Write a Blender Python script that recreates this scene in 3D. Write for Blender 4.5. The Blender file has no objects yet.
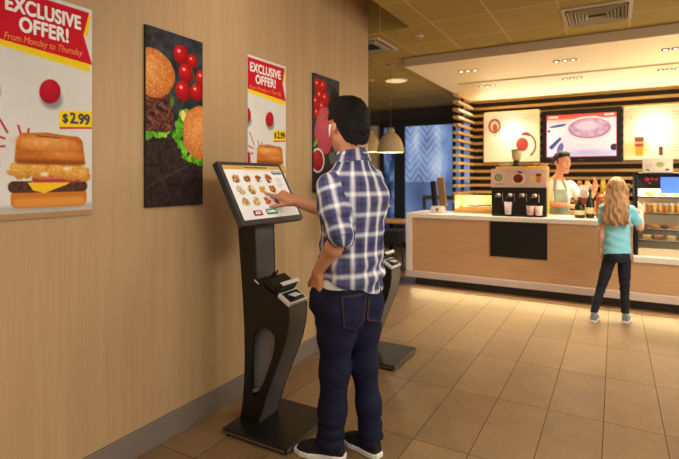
import bpy, bmesh, math, random
import numpy as np
from mathutils import Vector, Matrix

random.seed(7)
SC = bpy.context.scene
COL = SC.collection

# ------------------------------------------------------------------ colour and materials
def s2l(c):
    c = c / 255.0
    return c / 12.92 if c <= 0.04045 else ((c + 0.055) / 1.055) ** 2.4

def rgb(c):
    return (s2l(c[0]), s2l(c[1]), s2l(c[2]), 1.0)

MATS = {}

def mat(name, col, rough=0.5, metal=0.0, noise=0.0, nscale=8.0, stretch=(1, 1, 1), bump=0.0, bscale=60.0,
        emit=0.0, spec=0.5, coat=0.0, alpha=1.0, trans=0.0, sss=0.0):
    """Plain principled surface with optional noise variation of colour and bump."""
    if name in MATS:
        return MATS[name]
    m = bpy.data.materials.new(name)
    m.use_nodes = True
    nt = m.node_tree
    N, L = nt.nodes, nt.links
    b = N['Principled BSDF']
    c = rgb(col)
    b.inputs['Base Color'].default_value = c
    b.inputs['Roughness'].default_value = rough
    b.inputs['Metallic'].default_value = metal
    b.inputs['Specular IOR Level'].default_value = spec
    b.inputs['Coat Weight'].default_value = coat
    b.inputs['Alpha'].default_value = alpha
    b.inputs['Transmission Weight'].default_value = trans
    if sss:
        b.inputs['Subsurface Weight'].default_value = sss
        b.inputs['Subsurface Radius'].default_value = (0.02, 0.008, 0.004)
    if emit:
        b.inputs['Emission Color'].default_value = c
        b.inputs['Emission Strength'].default_value = emit
    if noise or bump:
        tc = N.new('ShaderNodeTexCoord')
        mp = N.new('ShaderNodeMapping')
        mp.inputs['Scale'].default_value = stretch
        L.new(tc.outputs['Object'], mp.inputs['Vector'])
    if noise:
        n = N.new('ShaderNodeTexNoise')
        n.inputs['Scale'].default_value = nscale
        n.inputs['Detail'].default_value = 6
        L.new(mp.outputs[0], n.inputs['Vector'])
        mx = N.new('ShaderNodeMix')
        mx.data_type = 'RGBA'
        mx.inputs['A'].default_value = tuple(x * (1 - noise) for x in c[:3]) + (1,)
        mx.inputs['B'].default_value = tuple(min(1, x * (1 + noise)) for x in c[:3]) + (1,)
        L.new(n.outputs['Fac'], mx.inputs['Factor'])
        L.new(mx.outputs['Result'], b.inputs['Base Color'])
    if bump:
        n2 = N.new('ShaderNodeTexNoise')
        n2.inputs['Scale'].default_value = bscale
        n2.inputs['Detail'].default_value = 4
        L.new(mp.outputs[0], n2.inputs['Vector'])
        bp = N.new('ShaderNodeBump')
        bp.inputs['Strength'].default_value = bump
        bp.inputs['Distance'].default_value = 0.01
        L.new(n2.outputs['Fac'], bp.inputs['Height'])
        L.new(bp.outputs[0], b.inputs['Normal'])
    MATS[name] = m
    return m

def attr_mat(name, attr='art', rough=0.45, emit=0.0, tint=(255, 255, 255), sss=0.0, bump=0.0, spec=0.5):
    """Surface whose colour is the printed picture (or pigment) stored on the mesh."""
    if name in MATS:
        return MATS[name]
    m = bpy.data.materials.new(name)
    m.use_nodes = True
    N, L = m.node_tree.nodes, m.node_tree.links
    b = N['Principled BSDF']
    a = N.new('ShaderNodeAttribute')
    a.attribute_name = attr
    b.inputs['Roughness'].default_value = rough
    b.inputs['Specular IOR Level'].default_value = spec
    mx = N.new('ShaderNodeMix')
    mx.data_type = 'RGBA'
    mx.blend_type = 'MULTIPLY'
    mx.inputs['Factor'].default_value = 1
    mx.inputs['B'].default_value = rgb(tint)
    L.new(a.outputs['Color'], mx.inputs['A'])
    L.new(mx.outputs['Result'], b.inputs['Base Color'])
    if emit:
        L.new(mx.outputs['Result'], b.inputs['Emission Color'])
        b.inputs['Emission Strength'].default_value = emit
    if sss:
        b.inputs['Subsurface Weight'].default_value = sss
        b.inputs['Subsurface Radius'].default_value = (0.012, 0.005, 0.003)
    if bump:
        tc = N.new('ShaderNodeTexCoord')
        n2 = N.new('ShaderNodeTexNoise')
        n2.inputs['Scale'].default_value = 160
        L.new(tc.outputs['Object'], n2.inputs['Vector'])
        bp = N.new('ShaderNodeBump')
        bp.inputs['Strength'].default_value = bump
        bp.inputs['Distance'].default_value = 0.004
        L.new(n2.outputs['Fac'], bp.inputs['Height'])
        L.new(bp.outputs[0], b.inputs['Normal'])
    MATS[name] = m
    return m

class NT:
    """Small helper for math-node graphs."""
    def __init__(s, name):
        s.m = bpy.data.materials.new(name)
        s.m.use_nodes = True
        s.N, s.L = s.m.node_tree.nodes, s.m.node_tree.links
        s.b = s.N['Principled BSDF']
    def put(s, sock, v):
        if hasattr(v, 'is_output'):
            s.L.new(v, sock)
        else:
            sock.default_value = v
    def math(s, op, a, b=0.0, c=0.0):
        n = s.N.new('ShaderNodeMath')
        n.operation = op
        s.put(n.inputs[0], a); s.put(n.inputs[1], b); s.put(n.inputs[2], c)
        return n.outputs[0]
    def mix(s, f, a, b, blend='MIX'):
        n = s.N.new('ShaderNodeMix')
        n.data_type = 'RGBA'
        n.blend_type = blend
        s.put(n.inputs['Factor'], f); s.put(n.inputs['A'], a); s.put(n.inputs['B'], b)
        return n.outputs['Result']
    def noise(s, vec, scale, detail=4.0, rough=0.5):
        n = s.N.new('ShaderNodeTexNoise')
        n.inputs['Scale'].default_value = scale
        n.inputs['Detail'].default_value = detail
        n.inputs['Roughness'].default_value = rough
        if vec is not None:
            s.L.new(vec, n.inputs['Vector'])
        return n.outputs['Fac']
    def mapped(s, vec, scale=(1, 1, 1), loc=(0, 0, 0)):
        n = s.N.new('ShaderNodeMapping')
        n.inputs['Scale'].default_value = scale
        n.inputs['Location'].default_value = loc
        s.L.new(vec, n.inputs['Vector'])
        return n.outputs[0]
    def coords(s):
        tc = s.N.new('ShaderNodeTexCoord')
        sp = s.N.new('ShaderNodeSeparateXYZ')
        s.L.new(tc.outputs['Object'], sp.inputs[0])
        return tc.outputs['Object'], sp.outputs[0], sp.outputs[1], sp.outputs[2]
    def combine(s, x, y, z):
        n = s.N.new('ShaderNodeCombineXYZ')
        s.put(n.inputs[0], x); s.put(n.inputs[1], y); s.put(n.inputs[2], z)
        return n.outputs[0]
    def ramp(s, f, stops):
        n = s.N.new('ShaderNodeValToRGB')
        while len(n.color_ramp.elements) < len(stops):
            n.color_ramp.elements.new(0.5)
        for e, (p, c) in zip(n.color_ramp.elements, stops):
            e.position = p
            e.color = rgb(c)
        s.L.new(f, n.inputs[0])
        return n.outputs[0]
    def bump(s, h, strength, dist=0.01):
        n = s.N.new('ShaderNodeBump')
        n.inputs['Strength'].default_value = strength
        n.inputs['Distance'].default_value = dist
        s.L.new(h, n.inputs['Height'])
        s.L.new(n.outputs[0], s.b.inputs['Normal'])
    def line(s, x, origin, period, half):
        """1 on a line of half-width `half` repeated every `period`."""
        f = s.math('FRACT', s.math('DIVIDE', s.math('SUBTRACT', x, origin - period / 2), period))
        d = s.math('MULTIPLY', s.math('ABSOLUTE', s.math('SUBTRACT', f, 0.5)), period)
        return s.math('LESS_THAN', d, half)
    def cell(s, x, origin, period):
        return s.math('FLOOR', s.math('DIVIDE', s.math('SUBTRACT', x, origin), period))

# ------------------------------------------------------------------ objects
def empty(name, loc, label, cat, group=None):
    o = bpy.data.objects.new(name, None)
    o.empty_display_size = 0.1
    o.location = loc
    COL.objects.link(o)
    tag(o, label, cat, group)
    return o

def tag(o, label=None, cat=None, group=None, kind=None):
    if label: o['label'] = label
    if cat: o['category'] = cat
    if group: o['group'] = group
    if kind: o['kind'] = kind
    return o

def root_of(o):
    while o.parent is not None:
        o = o.parent
    return o

class MB:
    """Collects shapes in world coordinates and links them as one mesh object."""
    def __init__(s):
        s.v, s.f, s.mi = [], [], []
    def add(s, vs, fs, mi=0):
        n = len(s.v)
        s.v += [tuple(p) for p in vs]
        s.f += [tuple(i + n for i in f) for f in fs]
        s.mi += [mi] * len(fs)
        return s
    def box(s, x0, y0, z0, x1, y1, z1, mi=0):
        x0, x1 = min(x0, x1), max(x0, x1); y0, y1 = min(y0, y1), max(y0, y1); z0, z1 = min(z0, z1), max(z0, z1)
        vs = [(x0, y0, z0), (x1, y0, z0), (x1, y1, z0), (x0, y1, z0), (x0, y0, z1), (x1, y0, z1), (x1, y1, z1), (x0, y1, z1)]
        return s.add(vs, [(0, 3, 2, 1), (4, 5, 6, 7), (0, 1, 5, 4), (1, 2, 6, 5), (2, 3, 7, 6), (3, 0, 4, 7)], mi)
    def obox(s, c, ax, ay, az, hx, hy, hz, mi=0):
        c, ax, ay, az = Vector(c), Vector(ax).normalized(), Vector(ay).normalized(), Vector(az).normalized()
        vs = [c + ax * (hx * i) + ay * (hy * j) + az * (hz * k) for k in (-1, 1) for i, j in ((-1, -1), (1, -1), (1, 1), (-1, 1))]
        return s.add(vs, [(0, 3, 2, 1), (4, 5, 6, 7), (0, 1, 5, 4), (1, 2, 6, 5), (2, 3, 7, 6), (3, 0, 4, 7)], mi)
    def prism(s, poly, put, d0, d1, mi=0):
        """poly: 2D points; put(p, d) -> 3D."""
        n = len(poly)
        vs = [put(p, d0) for p in poly] + [put(p, d1) for p in poly]
        fs = [tuple(range(n))[::-1], tuple(range(n, 2 * n))]
        fs += [(i, (i + 1) % n, n + (i + 1) % n, n + i) for i in range(n)]
        return s.add(vs, fs, mi)
    def lathe(s, c, prof, n=24, mi=0, axis='z', caps=True):
        vs, fs = [], []
        for r, z in prof:
            for i in range(n):
                a = 2 * math.pi * i / n
                x, y = r * math.cos(a), r * math.sin(a)
                if axis == 'z': vs.append((c[0] + x, c[1] + y, c[2] + z))
                elif axis == 'y': vs.append((c[0] + y, c[1] + z, c[2] + x))
                else: vs.append((c[0] + z, c[1] + x, c[2] + y))
        for k in range(len(prof) - 1):
            for i in range(n):
                j = (i + 1) % n
                fs.append((k * n + i, k * n + j, (k + 1) * n + j, (k + 1) * n + i))
        if caps:
            fs.append(tuple(range(n))[::-1])
            fs.append(tuple((len(prof) - 1) * n + i for i in range(n)))
        return s.add(vs, fs, mi)
    def tube(s, pts, r, n=10, mi=0):
        pts = [Vector(p) for p in pts]
        rs = r if isinstance(r, (list, tuple)) else [r] * len(pts)
        vs, fs = [], []
        up = None
        for i, p in enumerate(pts):
            t = (pts[min(i + 1, len(pts) - 1)] - pts[max(i - 1, 0)]).normalized()
            if up is None:
                up = Vector((0, 0, 1)) if abs(t.z) < 0.9 else Vector((1, 0, 0))
            a = t.cross(up).normalized()
            b = a.cross(t).normalized()
            up = b
            for k in range(n):
                w = 2 * math.pi * k / n
                vs.append(p + a * (rs[i] * math.cos(w)) + b * (rs[i] * math.sin(w)))
        for i in range(len(pts) - 1):
            for k in range(n):
                j = (k + 1) % n
                fs.append((i * n + k, i * n + j, (i + 1) * n + j, (i + 1) * n + k))
        fs.append(tuple(range(n))[::-1])
        fs.append(tuple((len(pts) - 1) * n + k for k in range(n)))
        return s.add(vs, fs, mi)
    def sphere(s, c, r, n=16, m=10, mi=0, sq=(1, 1, 1)):
        prof = []
        vs, fs = [], []
        for j in range(1, m):
            t = math.pi * j / m
            for i in range(n):
                a = 2 * math.pi * i / n
                vs.append((c[0] + r * sq[0] * math.sin(t) * math.cos(a), c[1] + r * sq[1] * math.sin(t) * math.sin(a), c[2] + r * sq[2] * math.cos(t)))
        top = len(vs); vs.append((c[0], c[1], c[2] + r * sq[2]))
        bot = len(vs); vs.append((c[0], c[1], c[2] - r * sq[2]))
        for j in range(m - 2):
            for i in range(n):
                k = (i + 1) % n
                fs.append((j * n + i, (j + 1) * n + i, (j + 1) * n + k, j * n + k))
        for i in range(n):
            k = (i + 1) % n
            fs.append((top, i, k)); fs.append((bot, (m - 2) * n + k, (m - 2) * n + i))
        return s.add(vs, fs, mi)
    def text(s, body, size, origin, right, up, bold=0.0, shear=0.0, align='CENTER', space=1.0, sx=1.0, mi=0):
        cu = bpy.data.curves.new('lettering_source', 'FONT')
        cu.body = body; cu.size = size; cu.shear = shear
        cu.align_x = align; cu.align_y = 'CENTER'; cu.space_character = space
        ob = bpy.data.objects.new('lettering_source', cu)
        COL.objects.link(ob)
        dg = bpy.context.evaluated_depsgraph_get()
        me = bpy.data.meshes.new_from_object(ob.evaluated_get(dg))
        o, r, u = Vector(origin), Vector(right).normalized(), Vector(up).normalized()
        vs = [o + r * (v.co.x * sx) + u * v.co.y for v in me.vertices]
        fs = [tuple(p.vertices) for p in me.polygons]
        steps = [(0, 0)] + ([(bold * math.cos(k * math.pi / 4), bold * math.sin(k * math.pi / 4)) for k in range(8)] if bold else [])
        n_ = r.cross(u)
        for q, (dx, dy) in enumerate(steps):         # heavier strokes
            s.add([p + r * dx + u * dy + n_ * (q * 0.00012) for p in vs], fs, mi)
        bpy.data.objects.remove(ob); bpy.data.curves.remove(cu); bpy.data.meshes.remove(me)
        return s
    def build(s, name, m, parent=None, loc=None, smooth=False, bevel=0.0, seg=2, angle=35):
        if parent is not None:
            off = Vector(root_of(parent).location)
        elif loc is not None:
            off = Vector(loc)
        else:
            a = np.array(s.v)
            off = Vector(((a[:, 0].min() + a[:, 0].max()) / 2, (a[:, 1].min() + a[:, 1].max()) / 2, a[:, 2].min()))
        me = bpy.data.meshes.new(name)
        me.from_pydata([tuple(Vector(p) - off) for p in s.v], [], s.f)
        for x in (m if isinstance(m, (list, tuple)) else [m]):
            me.materials.append(x)
        me.polygons.foreach_set('material_index', s.mi)
        me.validate()
        bm = bmesh.new(); bm.from_mesh(me)
        bmesh.ops.recalc_face_normals(bm, faces=bm.faces)
        bm.to_mesh(me); bm.free()
        o = bpy.data.objects.new(name, me)
        COL.objects.link(o)
        if parent is not None:
            o.parent = parent
        else:
            o.location = off
        if smooth:
            me.shade_smooth()
        if bevel:
            b = o.modifiers.new('edge', 'BEVEL')
            b.width = bevel; b.segments = seg; b.limit_method = 'ANGLE'; b.angle_limit = math.radians(angle)
        return o

def smooth_by_angle(o, deg=40):
    """Smooth faces, sharp edges above the angle."""
    me = o.data
    bm = bmesh.new(); bm.from_mesh(me)
    lim = math.radians(deg)
    for f in bm.faces: f.smooth = True
    for e in bm.edges:
        if len(e.link_faces) == 2:
            e.smooth = e.calc_face_angle(0) < lim
    bm.to_mesh(me); bm.free()
    return o

def dup(root, delta, label=None, group=None):
    def cp(o, parent):
        c = o.copy()
        COL.objects.link(c)
        if parent is not None:
            c.parent = parent
        for ch in [k for k in bpy.data.objects if k.parent == o]:
            cp(ch, c)
        return c
    r = cp(root, None)
    r.location = Vector(root.location) + Vector(delta)
    if label: r['label'] = label
    if group: r['group'] = group
    return r

def struct(o):
    o['kind'] = 'structure'
    return o

# ------------------------------------------------------------------ pictures (prints and screens)
def vnoise(X, Y, seed=0, octs=4):
    """Lattice value noise with smooth interpolation, about -1..1."""
    T = np.random.RandomState(seed).rand(256, 256) * 2 - 1
    out = np.zeros(np.broadcast(X, Y).shape)
    amp, tot, f = 1.0, 0.0, 1.0
    for o in range(octs):
        x, y = X * f + 17.3 * o + 300, Y * f + 9.1 * o + 300
        xi, yi = np.floor(x).astype(int), np.floor(y).astype(int)
        u, v = x - xi, y - yi
        u, v = u * u * (3 - 2 * u), v * v * (3 - 2 * v)
        g = lambda a, b: T[(xi + a) % 256, (yi + b) % 256]
        out += amp * ((g(0, 0) * (1 - u) + g(1, 0) * u) * (1 - v) + (g(0, 1) * (1 - u) + g(1, 1) * u) * v)
        tot += amp * 0.6
        amp *= 0.6; f *= 2.03
    return np.clip(out / tot, -1, 1)

class Art:
    """A picture painted on a grid; x right, y DOWN, both in 0..W, 0..H units."""
    def __init__(s, W, H, nx, base):
        s.W, s.H = W, H
        s.nx = nx; s.ny = int(round(nx * H / W))
        x = (np.arange(s.nx) + 0.5) / s.nx * W
        y = (np.arange(s.ny) + 0.5) / s.ny * H
        s.X, s.Y = np.meshgrid(x, y)
        s.C = np.zeros((s.ny, s.nx, 3)) + np.array(base, float)
        s.px = W / nx
    def blend(s, m, col):
        m = np.clip(m, 0, 1)[..., None]
        s.C = s.C * (1 - m) + np.asarray(col, float) * m
    def local(s, cx, cy, ang):
        a = math.radians(ang)
        x, y = s.X - cx, s.Y - cy
        return x * math.cos(a) + y * math.sin(a), -x * math.sin(a) + y * math.cos(a)
    def ell(s, cx, cy, rx, ry, col, ang=0, soft=None, a=1.0, wob=0.0, seed=1, col2=None, lit=(-.35, -.45)):
        x, y = s.local(cx, cy, ang)
        r = np.sqrt((x / rx) ** 2 + (y / ry) ** 2)
        if wob:
            r = r + wob * vnoise(s.X / min(rx, ry) * 2, s.Y / min(rx, ry) * 2, seed)
        sf = (soft or s.px * 1.2) / min(rx, ry)
        c = np.asarray(col, float)
        if col2 is not None:
            t = np.clip(np.sqrt((x / rx - lit[0]) ** 2 + (y / ry - lit[1]) ** 2) / 1.35, 0, 1)[..., None]
            c = c * (1 - t) + np.asarray(col2, float) * t
        s.blend(a * np.clip((1 - r) / sf + 0.5, 0, 1), c)
    def poly(s, pts, col, a=1.0):
        d = np.full(s.X.shape, 1e9)
        inside = np.zeros(s.X.shape, bool)
        n = len(pts)
        for i in range(n):
            (x0, y0), (x1, y1) = pts[i], pts[(i + 1) % n]
            ex, ey = x1 - x0, y1 - y0
            t = np.clip(((s.X - x0) * ex + (s.Y - y0) * ey) / (ex * ex + ey * ey + 1e-12), 0, 1)
            d = np.minimum(d, np.hypot(s.X - x0 - t * ex, s.Y - y0 - t * ey))
            c = ((y0 > s.Y) != (y1 > s.Y)) & (s.X < (x1 - x0) * (s.Y - y0) / ((y1 - y0) if abs(y1 - y0) > 1e-12 else 1e-12) + x0)
            inside ^= c
        s.blend(a * np.clip(np.where(inside, d, -d) / s.px + 0.5, 0, 1), col)
    def rect(s, x0, y0, x1, y1, col, r=0.0, a=1.0, soft=None):
        cx, cy = (x0 + x1) / 2, (y0 + y1) / 2
        qx, qy = np.abs(s.X - cx) - (x1 - x0) / 2 + r, np.abs(s.Y - cy) - (y1 - y0) / 2 + r
        d = np.hypot(np.maximum(qx, 0), np.maximum(qy, 0)) + np.minimum(np.maximum(qx, qy), 0) - r
        s.blend(a * np.clip(0.5 - d / (soft or s.px), 0, 1), col)
    def line(s, x0, y0, x1, y1, w, col, a=1.0):
        ex, ey = x1 - x0, y1 - y0
        t = np.clip(((s.X - x0) * ex + (s.Y - y0) * ey) / (ex * ex + ey * ey), 0, 1)
        d = np.hypot(s.X - x0 - t * ex, s.Y - y0 - t * ey)
        s.blend(a * np.clip((w / 2 - d) / s.px + 0.5, 0, 1), col)
    def grain(s, mask, amp, scale, seed):
        n = vnoise(s.X * scale, s.Y * scale, seed, 5)
        s.C = np.clip(s.C * (1 + amp * (n * mask)[..., None]), 0, 255)
    def emask(s, cx, cy, rx, ry, ang=0):
        x, y = s.local(cx, cy, ang)
        return ((x / rx) ** 2 + (y / ry) ** 2 < 1).astype(float)
    def seeds(s, cx, cy, rx, ry, n, r, col, seed=3, amin=0.0):
        rs = np.random.RandomState(seed)
        for _ in range(n):
            t, q = rs.rand() * 6.283, math.sqrt(rs.rand()) * 0.93
            s.ell(cx + rx * q * math.cos(t), cy + ry * q * math.sin(t), r, r * 0.75, col, ang=rs.rand() * 180, a=0.85)
    def build(s, name, m, parent, origin, right, down, w, h):
        """Mesh whose points carry the picture; origin = top-left corner."""
        o, r, d = np.array(origin, float), np.array(right, float), np.array(down, float)
        gx = np.linspace(0, 1, s.nx); gy = np.linspace(0, 1, s.ny)
        GX, GY = np.meshgrid(gx, gy)
        V = o + GX[..., None] * w * r + GY[..., None] * h * d
        V = V.reshape(-1, 3)
        off = np.array(root_of(parent).location)
        idx = np.arange(s.nx * s.ny).reshape(s.ny, s.nx)
        q = np.stack([idx[:-1, :-1], idx[1:, :-1], idx[1:, 1:], idx[:-1, 1:]], -1).reshape(-1, 4)
        me = np_mesh(name, V - off, q)
        c = np.clip(s.C / 255.0, 0, 1)
        lin = np.where(c <= 0.04045, c / 12.92, ((c + 0.055) / 1.055) ** 2.4).reshape(-1, 3)
        set_col(me, 'art', lin)
        me.materials.append(m)
        ob = bpy.data.objects.new(name, me)
        COL.objects.link(ob)
        ob.parent = parent
        return ob

def np_mesh(name, V, Q):
    me = bpy.data.meshes.new(name)
    k = Q.shape[1]
    me.vertices.add(len(V)); me.vertices.foreach_set('co', np.ascontiguousarray(V, np.float32).ravel())
    me.loops.add(Q.size); me.loops.foreach_set('vertex_index', np.ascontiguousarray(Q, np.int32).ravel())
    me.polygons.add(len(Q)); me.polygons.foreach_set('loop_start', np.arange(0, Q.size, k, dtype=np.int32))
    me.update(calc_edges=True)
    me.validate()
    return me

def set_col(me, name, lin):
    at = me.color_attributes.new(name, 'FLOAT_COLOR', 'POINT')
    buf = np.ones((len(lin), 4), np.float32)
    buf[:, :3] = lin
    at.data.foreach_set('color', buf.ravel())

# ------------------------------------------------------------------ implicit surfaces for bodies and clothes
class Sdf:
    def __init__(s, lo, hi, h):
        s.lo = np.array(lo, float); s.h = h
        n = np.ceil((np.array(hi) - s.lo) / h).astype(int) + 1
        s.ax = [(s.lo[i] + h * np.arange(n[i])).astype(np.float32) for i in range(3)]
        s.F = np.full(tuple(n), 0.5, np.float32)
    def sl(s, lo, hi):
        r = []
        for i in range(3):
            a = int(np.clip(np.floor((lo[i] - s.lo[i]) / s.h), 0, s.F.shape[i]))
            b = int(np.clip(np.ceil((hi[i] - s.lo[i]) / s.h) + 1, 0, s.F.shape[i]))
            r.append(slice(a, b))
        return tuple(r)
    def pts(s, sl):
        return s.ax[0][sl[0]][:, None, None], s.ax[1][sl[1]][None, :, None], s.ax[2][sl[2]][None, None, :]
    def op(s, lo, hi, fn, k, mode='u'):
        m = 0.03 + k
        sl = s.sl(np.array(lo) - m, np.array(hi) + m)
        if min(q.stop - q.start for q in sl) < 1:
            return
        d = np.asarray(fn(*s.pts(sl)), np.float32)
        F = s.F[sl]
        if mode == 'u':
            if k > 0:
                hh = np.maximum(k - np.abs(F - d), 0) / k
                s.F[sl] = np.minimum(F, d) - hh * hh * k * 0.25
            else:
                s.F[sl] = np.minimum(F, d)
        elif mode == 's':
            d = -d
            if k > 0:
                hh = np.maximum(k - np.abs(F - d), 0) / k
                s.F[sl] = np.maximum(F, d) + hh * hh * k * 0.25
            else:
                s.F[sl] = np.maximum(F, d)
    def cap(s, a, b, ra, rb=None, k=0.02, mode='u', flat=None):
        """Round cone from a to b; flat=(axis, factor) squeezes the section along axis."""
        rb = ra if rb is None else rb
        a, b = np.array(a, float), np.array(b, float)
        R = max(ra, rb)
        ba = b - a
        L2 = float(ba @ ba) + 1e-12
        def fn(x, y, z):
            px, py, pz = x - a[0], y - a[1], z - a[2]
            t = np.clip((px * ba[0] + py * ba[1] + pz * ba[2]) / L2, 0, 1)
            qx, qy, qz = px - t * ba[0], py - t * ba[1], pz - t * ba[2]
            r = ra + (rb - ra) * t
            if flat is not None:
                ax, f = np.array(flat[0], float), flat[1]
                e = (qx * ax[0] + qy * ax[1] + qz * ax[2]) * (1 / f - 1)
                qx, qy, qz = qx + e * ax[0], qy + e * ax[1], qz + e * ax[2]
                return (np.sqrt(qx * qx + qy * qy + qz * qz) - r) * min(1, f + 0.15)
            return np.sqrt(qx * qx + qy * qy + qz * qz) - r
        s.op(np.minimum(a, b) - R, np.maximum(a, b) + R, fn, k, mode)
    def chain(s, pts, rs, k=0.02, flat=None):
        for i in range(len(pts) - 1):
            s.cap(pts[i], pts[i + 1], rs[i], rs[i + 1], k, flat=flat)
    def ell(s, c, r, A=None, k=0.02, mode='u'):
        c = np.array(c, float)
        A = np.eye(3) if A is None else np.array(A, float)
        R = max(r)
        def fn(x, y, z):
            p = (x - c[0], y - c[1], z - c[2])
            q = [A[i][0] * p[0] + A[i][1] * p[1] + A[i][2] * p[2] for i in range(3)]
            k0 = np.sqrt((q[0] / r[0]) ** 2 + (q[1] / r[1]) ** 2 + (q[2] / r[2]) ** 2)
            k1 = np.sqrt((q[0] / r[0] ** 2) ** 2 + (q[1] / r[1] ** 2) ** 2 + (q[2] / r[2] ** 2) ** 2)
            return k0 * (k0 - 1) / np.maximum(k1, 1e-6)
        s.op(c - R, c + R, fn, k, mode)
    def rbox(s, c, hb, r, A=None, k=0.02, mode='u'):
        c = np.array(c, float)
        A = np.eye(3) if A is None else np.array(A, float)
        R = math.sqrt(sum(q * q for q in hb)) + r
        def fn(x, y, z):
            p = (x - c[0], y - c[1], z - c[2])
            q = [np.abs(A[i][0] * p[0] + A[i][1] * p[1] + A[i][2] * p[2]) - hb[i] for i in range(3)]
            out = np.sqrt(sum(np.maximum(t, 0) ** 2 for t in q))
            return out + np.minimum(np.maximum(np.maximum(q[0], q[1]), q[2]), 0) - r
        s.op(c - R, c + R, fn, k, mode)
    def loft(s, rows, left, fwd, k=0.03, mode='u', power=2.0):
        """rows: (z, cx, cy, half-width along left, half-depth along fwd)."""
        rows = np.array(rows, float)
        z = rows[:, 0]
        zz = np.linspace(z[0], z[-1], 80)
        def cub(v):
            m = np.gradient(v, z)
            i = np.clip(np.searchsorted(z, zz) - 1, 0, len(z) - 2)
            hgt = z[i + 1] - z[i]; t = (zz - z[i]) / hgt
            return ((2 * t ** 3 - 3 * t ** 2 + 1) * v[i] + (t ** 3 - 2 * t ** 2 + t) * hgt * m[i] + (-2 * t ** 3 + 3 * t ** 2) * v[i + 1] + (t ** 3 - t ** 2) * hgt * m[i + 1])
        cx, cy, a, b = [cub(rows[:, i]) for i in range(1, 5)]
        R = max(rows[:, 3].max(), rows[:, 4].max()) + 0.02
        def fn(x, y, zq):
            zc = np.clip(zq, zz[0], zz[-1])
            ix = lambda v: np.interp(zc.ravel(), zz, v).reshape(zc.shape)
            dx, dy = x - ix(cx), y - ix(cy)
            l = dx * left[0] + dy * left[1]
            f = dx * fwd[0] + dy * fwd[1]
            A_, B_ = ix(a), ix(b)
            if power == 2.0:
                r = np.sqrt((l / A_) ** 2 + (f / B_) ** 2)
            else:
                r = (np.abs(l / A_) ** power + np.abs(f / B_) ** power) ** (1 / power)
            d = (r - 1) * np.minimum(A_, B_)
            return np.maximum(d, np.maximum(zq - zz[-1], zz[0] - zq))
        s.op((rows[:, 1].min() - R, rows[:, 2].min() - R, z[0]), (rows[:, 1].max() + R, rows[:, 2].max() + R, z[-1]), fn, k, mode)
    def field(s, fn, lo=None, hi=None):
        """F <- fn(F, x, y, z) on a region."""
        sl = s.sl(s.lo if lo is None else lo, s.lo + s.h * np.array(s.F.shape) if hi is None else hi)
        s.F[sl] = fn(s.F[sl], *s.pts(sl))
    def nets(s):
        F = s.F
        F[0] = F[-1] = 0.5; F[:, 0] = F[:, -1] = 0.5; F[:, :, 0] = F[:, :, -1] = 0.5
        sgn = F < 0
        n = F.shape
        keys, ps, quads = [], [], []
        stride = np.array([n[1] * n[2], n[2], 1], np.int64)
        for ax in range(3):
            lo = [slice(None)] * 3; hi = [slice(None)] * 3
            lo[ax] = slice(0, -1); hi[ax] = slice(1, None)
            ii = np.argwhere(sgn[tuple(lo)] != sgn[tuple(hi)])
            if not len(ii):
                continue
            jj = ii.copy(); jj[:, ax] += 1
            fa = F[ii[:, 0], ii[:, 1], ii[:, 2]]; fb = F[jj[:, 0], jj[:, 1], jj[:, 2]]
            t = fa / (fa - fb)
            P = ii.astype(float); P[:, ax] += t
            b, c = (ax + 1) % 3, (ax + 2) % 3
            cell = (ii * stride).sum(1)
            offs = [-stride[b] - stride[c], -stride[c], 0, -stride[b]]
            q = np.stack([cell + o for o in offs], 1)
            inside = sgn[ii[:, 0], ii[:, 1], ii[:, 2]]
            q[~inside] = q[~inside][:, ::-1]
            quads.append(q)
            for j in range(4):
                keys.append(q[:, j]); ps.append(P)
        keys = np.concatenate(keys); ps = np.concatenate(ps); quads = np.concatenate(quads)
        u, inv = np.unique(keys, return_inverse=True)
        cnt = np.bincount(inv)
        V = np.stack([np.bincount(inv, ps[:, i]) / cnt for i in range(3)], 1)
        Q = np.searchsorted(u, quads)
        return s.lo + V * s.h, Q
    def build(s, name, m, parent, relax=1):
        V, Q = s.nets()
        for _ in range(relax):                       # light smoothing of the grid steps
            acc = np.zeros_like(V); c = np.zeros(len(V))
            for a, b in ((0, 1), (1, 2), (2, 3), (3, 0)):
                np.add.at(acc, Q[:, a], V[Q[:, b]]); np.add.at(c, Q[:, a], 1)
                np.add.at(acc, Q[:, b], V[Q[:, a]]); np.add.at(c, Q[:, b], 1)
            V = V * 0.5 + 0.5 * acc / np.maximum(c, 1)[:, None]
        off = np.array(root_of(parent).location)
        me = np_mesh(name, V - off, Q)
        for x in (m if isinstance(m, (list, tuple)) else [m]):
            me.materials.append(x)
        me.shade_smooth()
        o = bpy.data.objects.new(name, me)
        COL.objects.link(o)
        o.parent = parent
        return o, V, Q

def unit(v):
    v = np.array(v, float)
    return v / np.linalg.norm(v)

class Frame:
    """Local axes l (left), f (forward), u (up) at c, uniform scale."""
    def __init__(s, c, fwd, up=(0, 0, 1), scale=1.0):
        s.c = np.array(c, float)
        s.f = unit(fwd)
        l = np.cross(np.array(up, float), s.f)
        s.l = unit(l)
        s.u = np.cross(s.f, s.l)
        s.k = scale
        s.A = np.array([s.l, s.f, s.u])
    def p(s, l, f, u):
        return s.c + s.k * (s.l * l + s.f * f + s.u * u)
    def loc(s, V):
        return ((V - s.c) @ s.A.T) / s.k
    def coords(s, x, y, z):
        dx, dy, dz = x - s.c[0], y - s.c[1], z - s.c[2]
        return [(dx * a[0] + dy * a[1] + dz * a[2]) / s.k for a in (s.l, s.f, s.u)]

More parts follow.
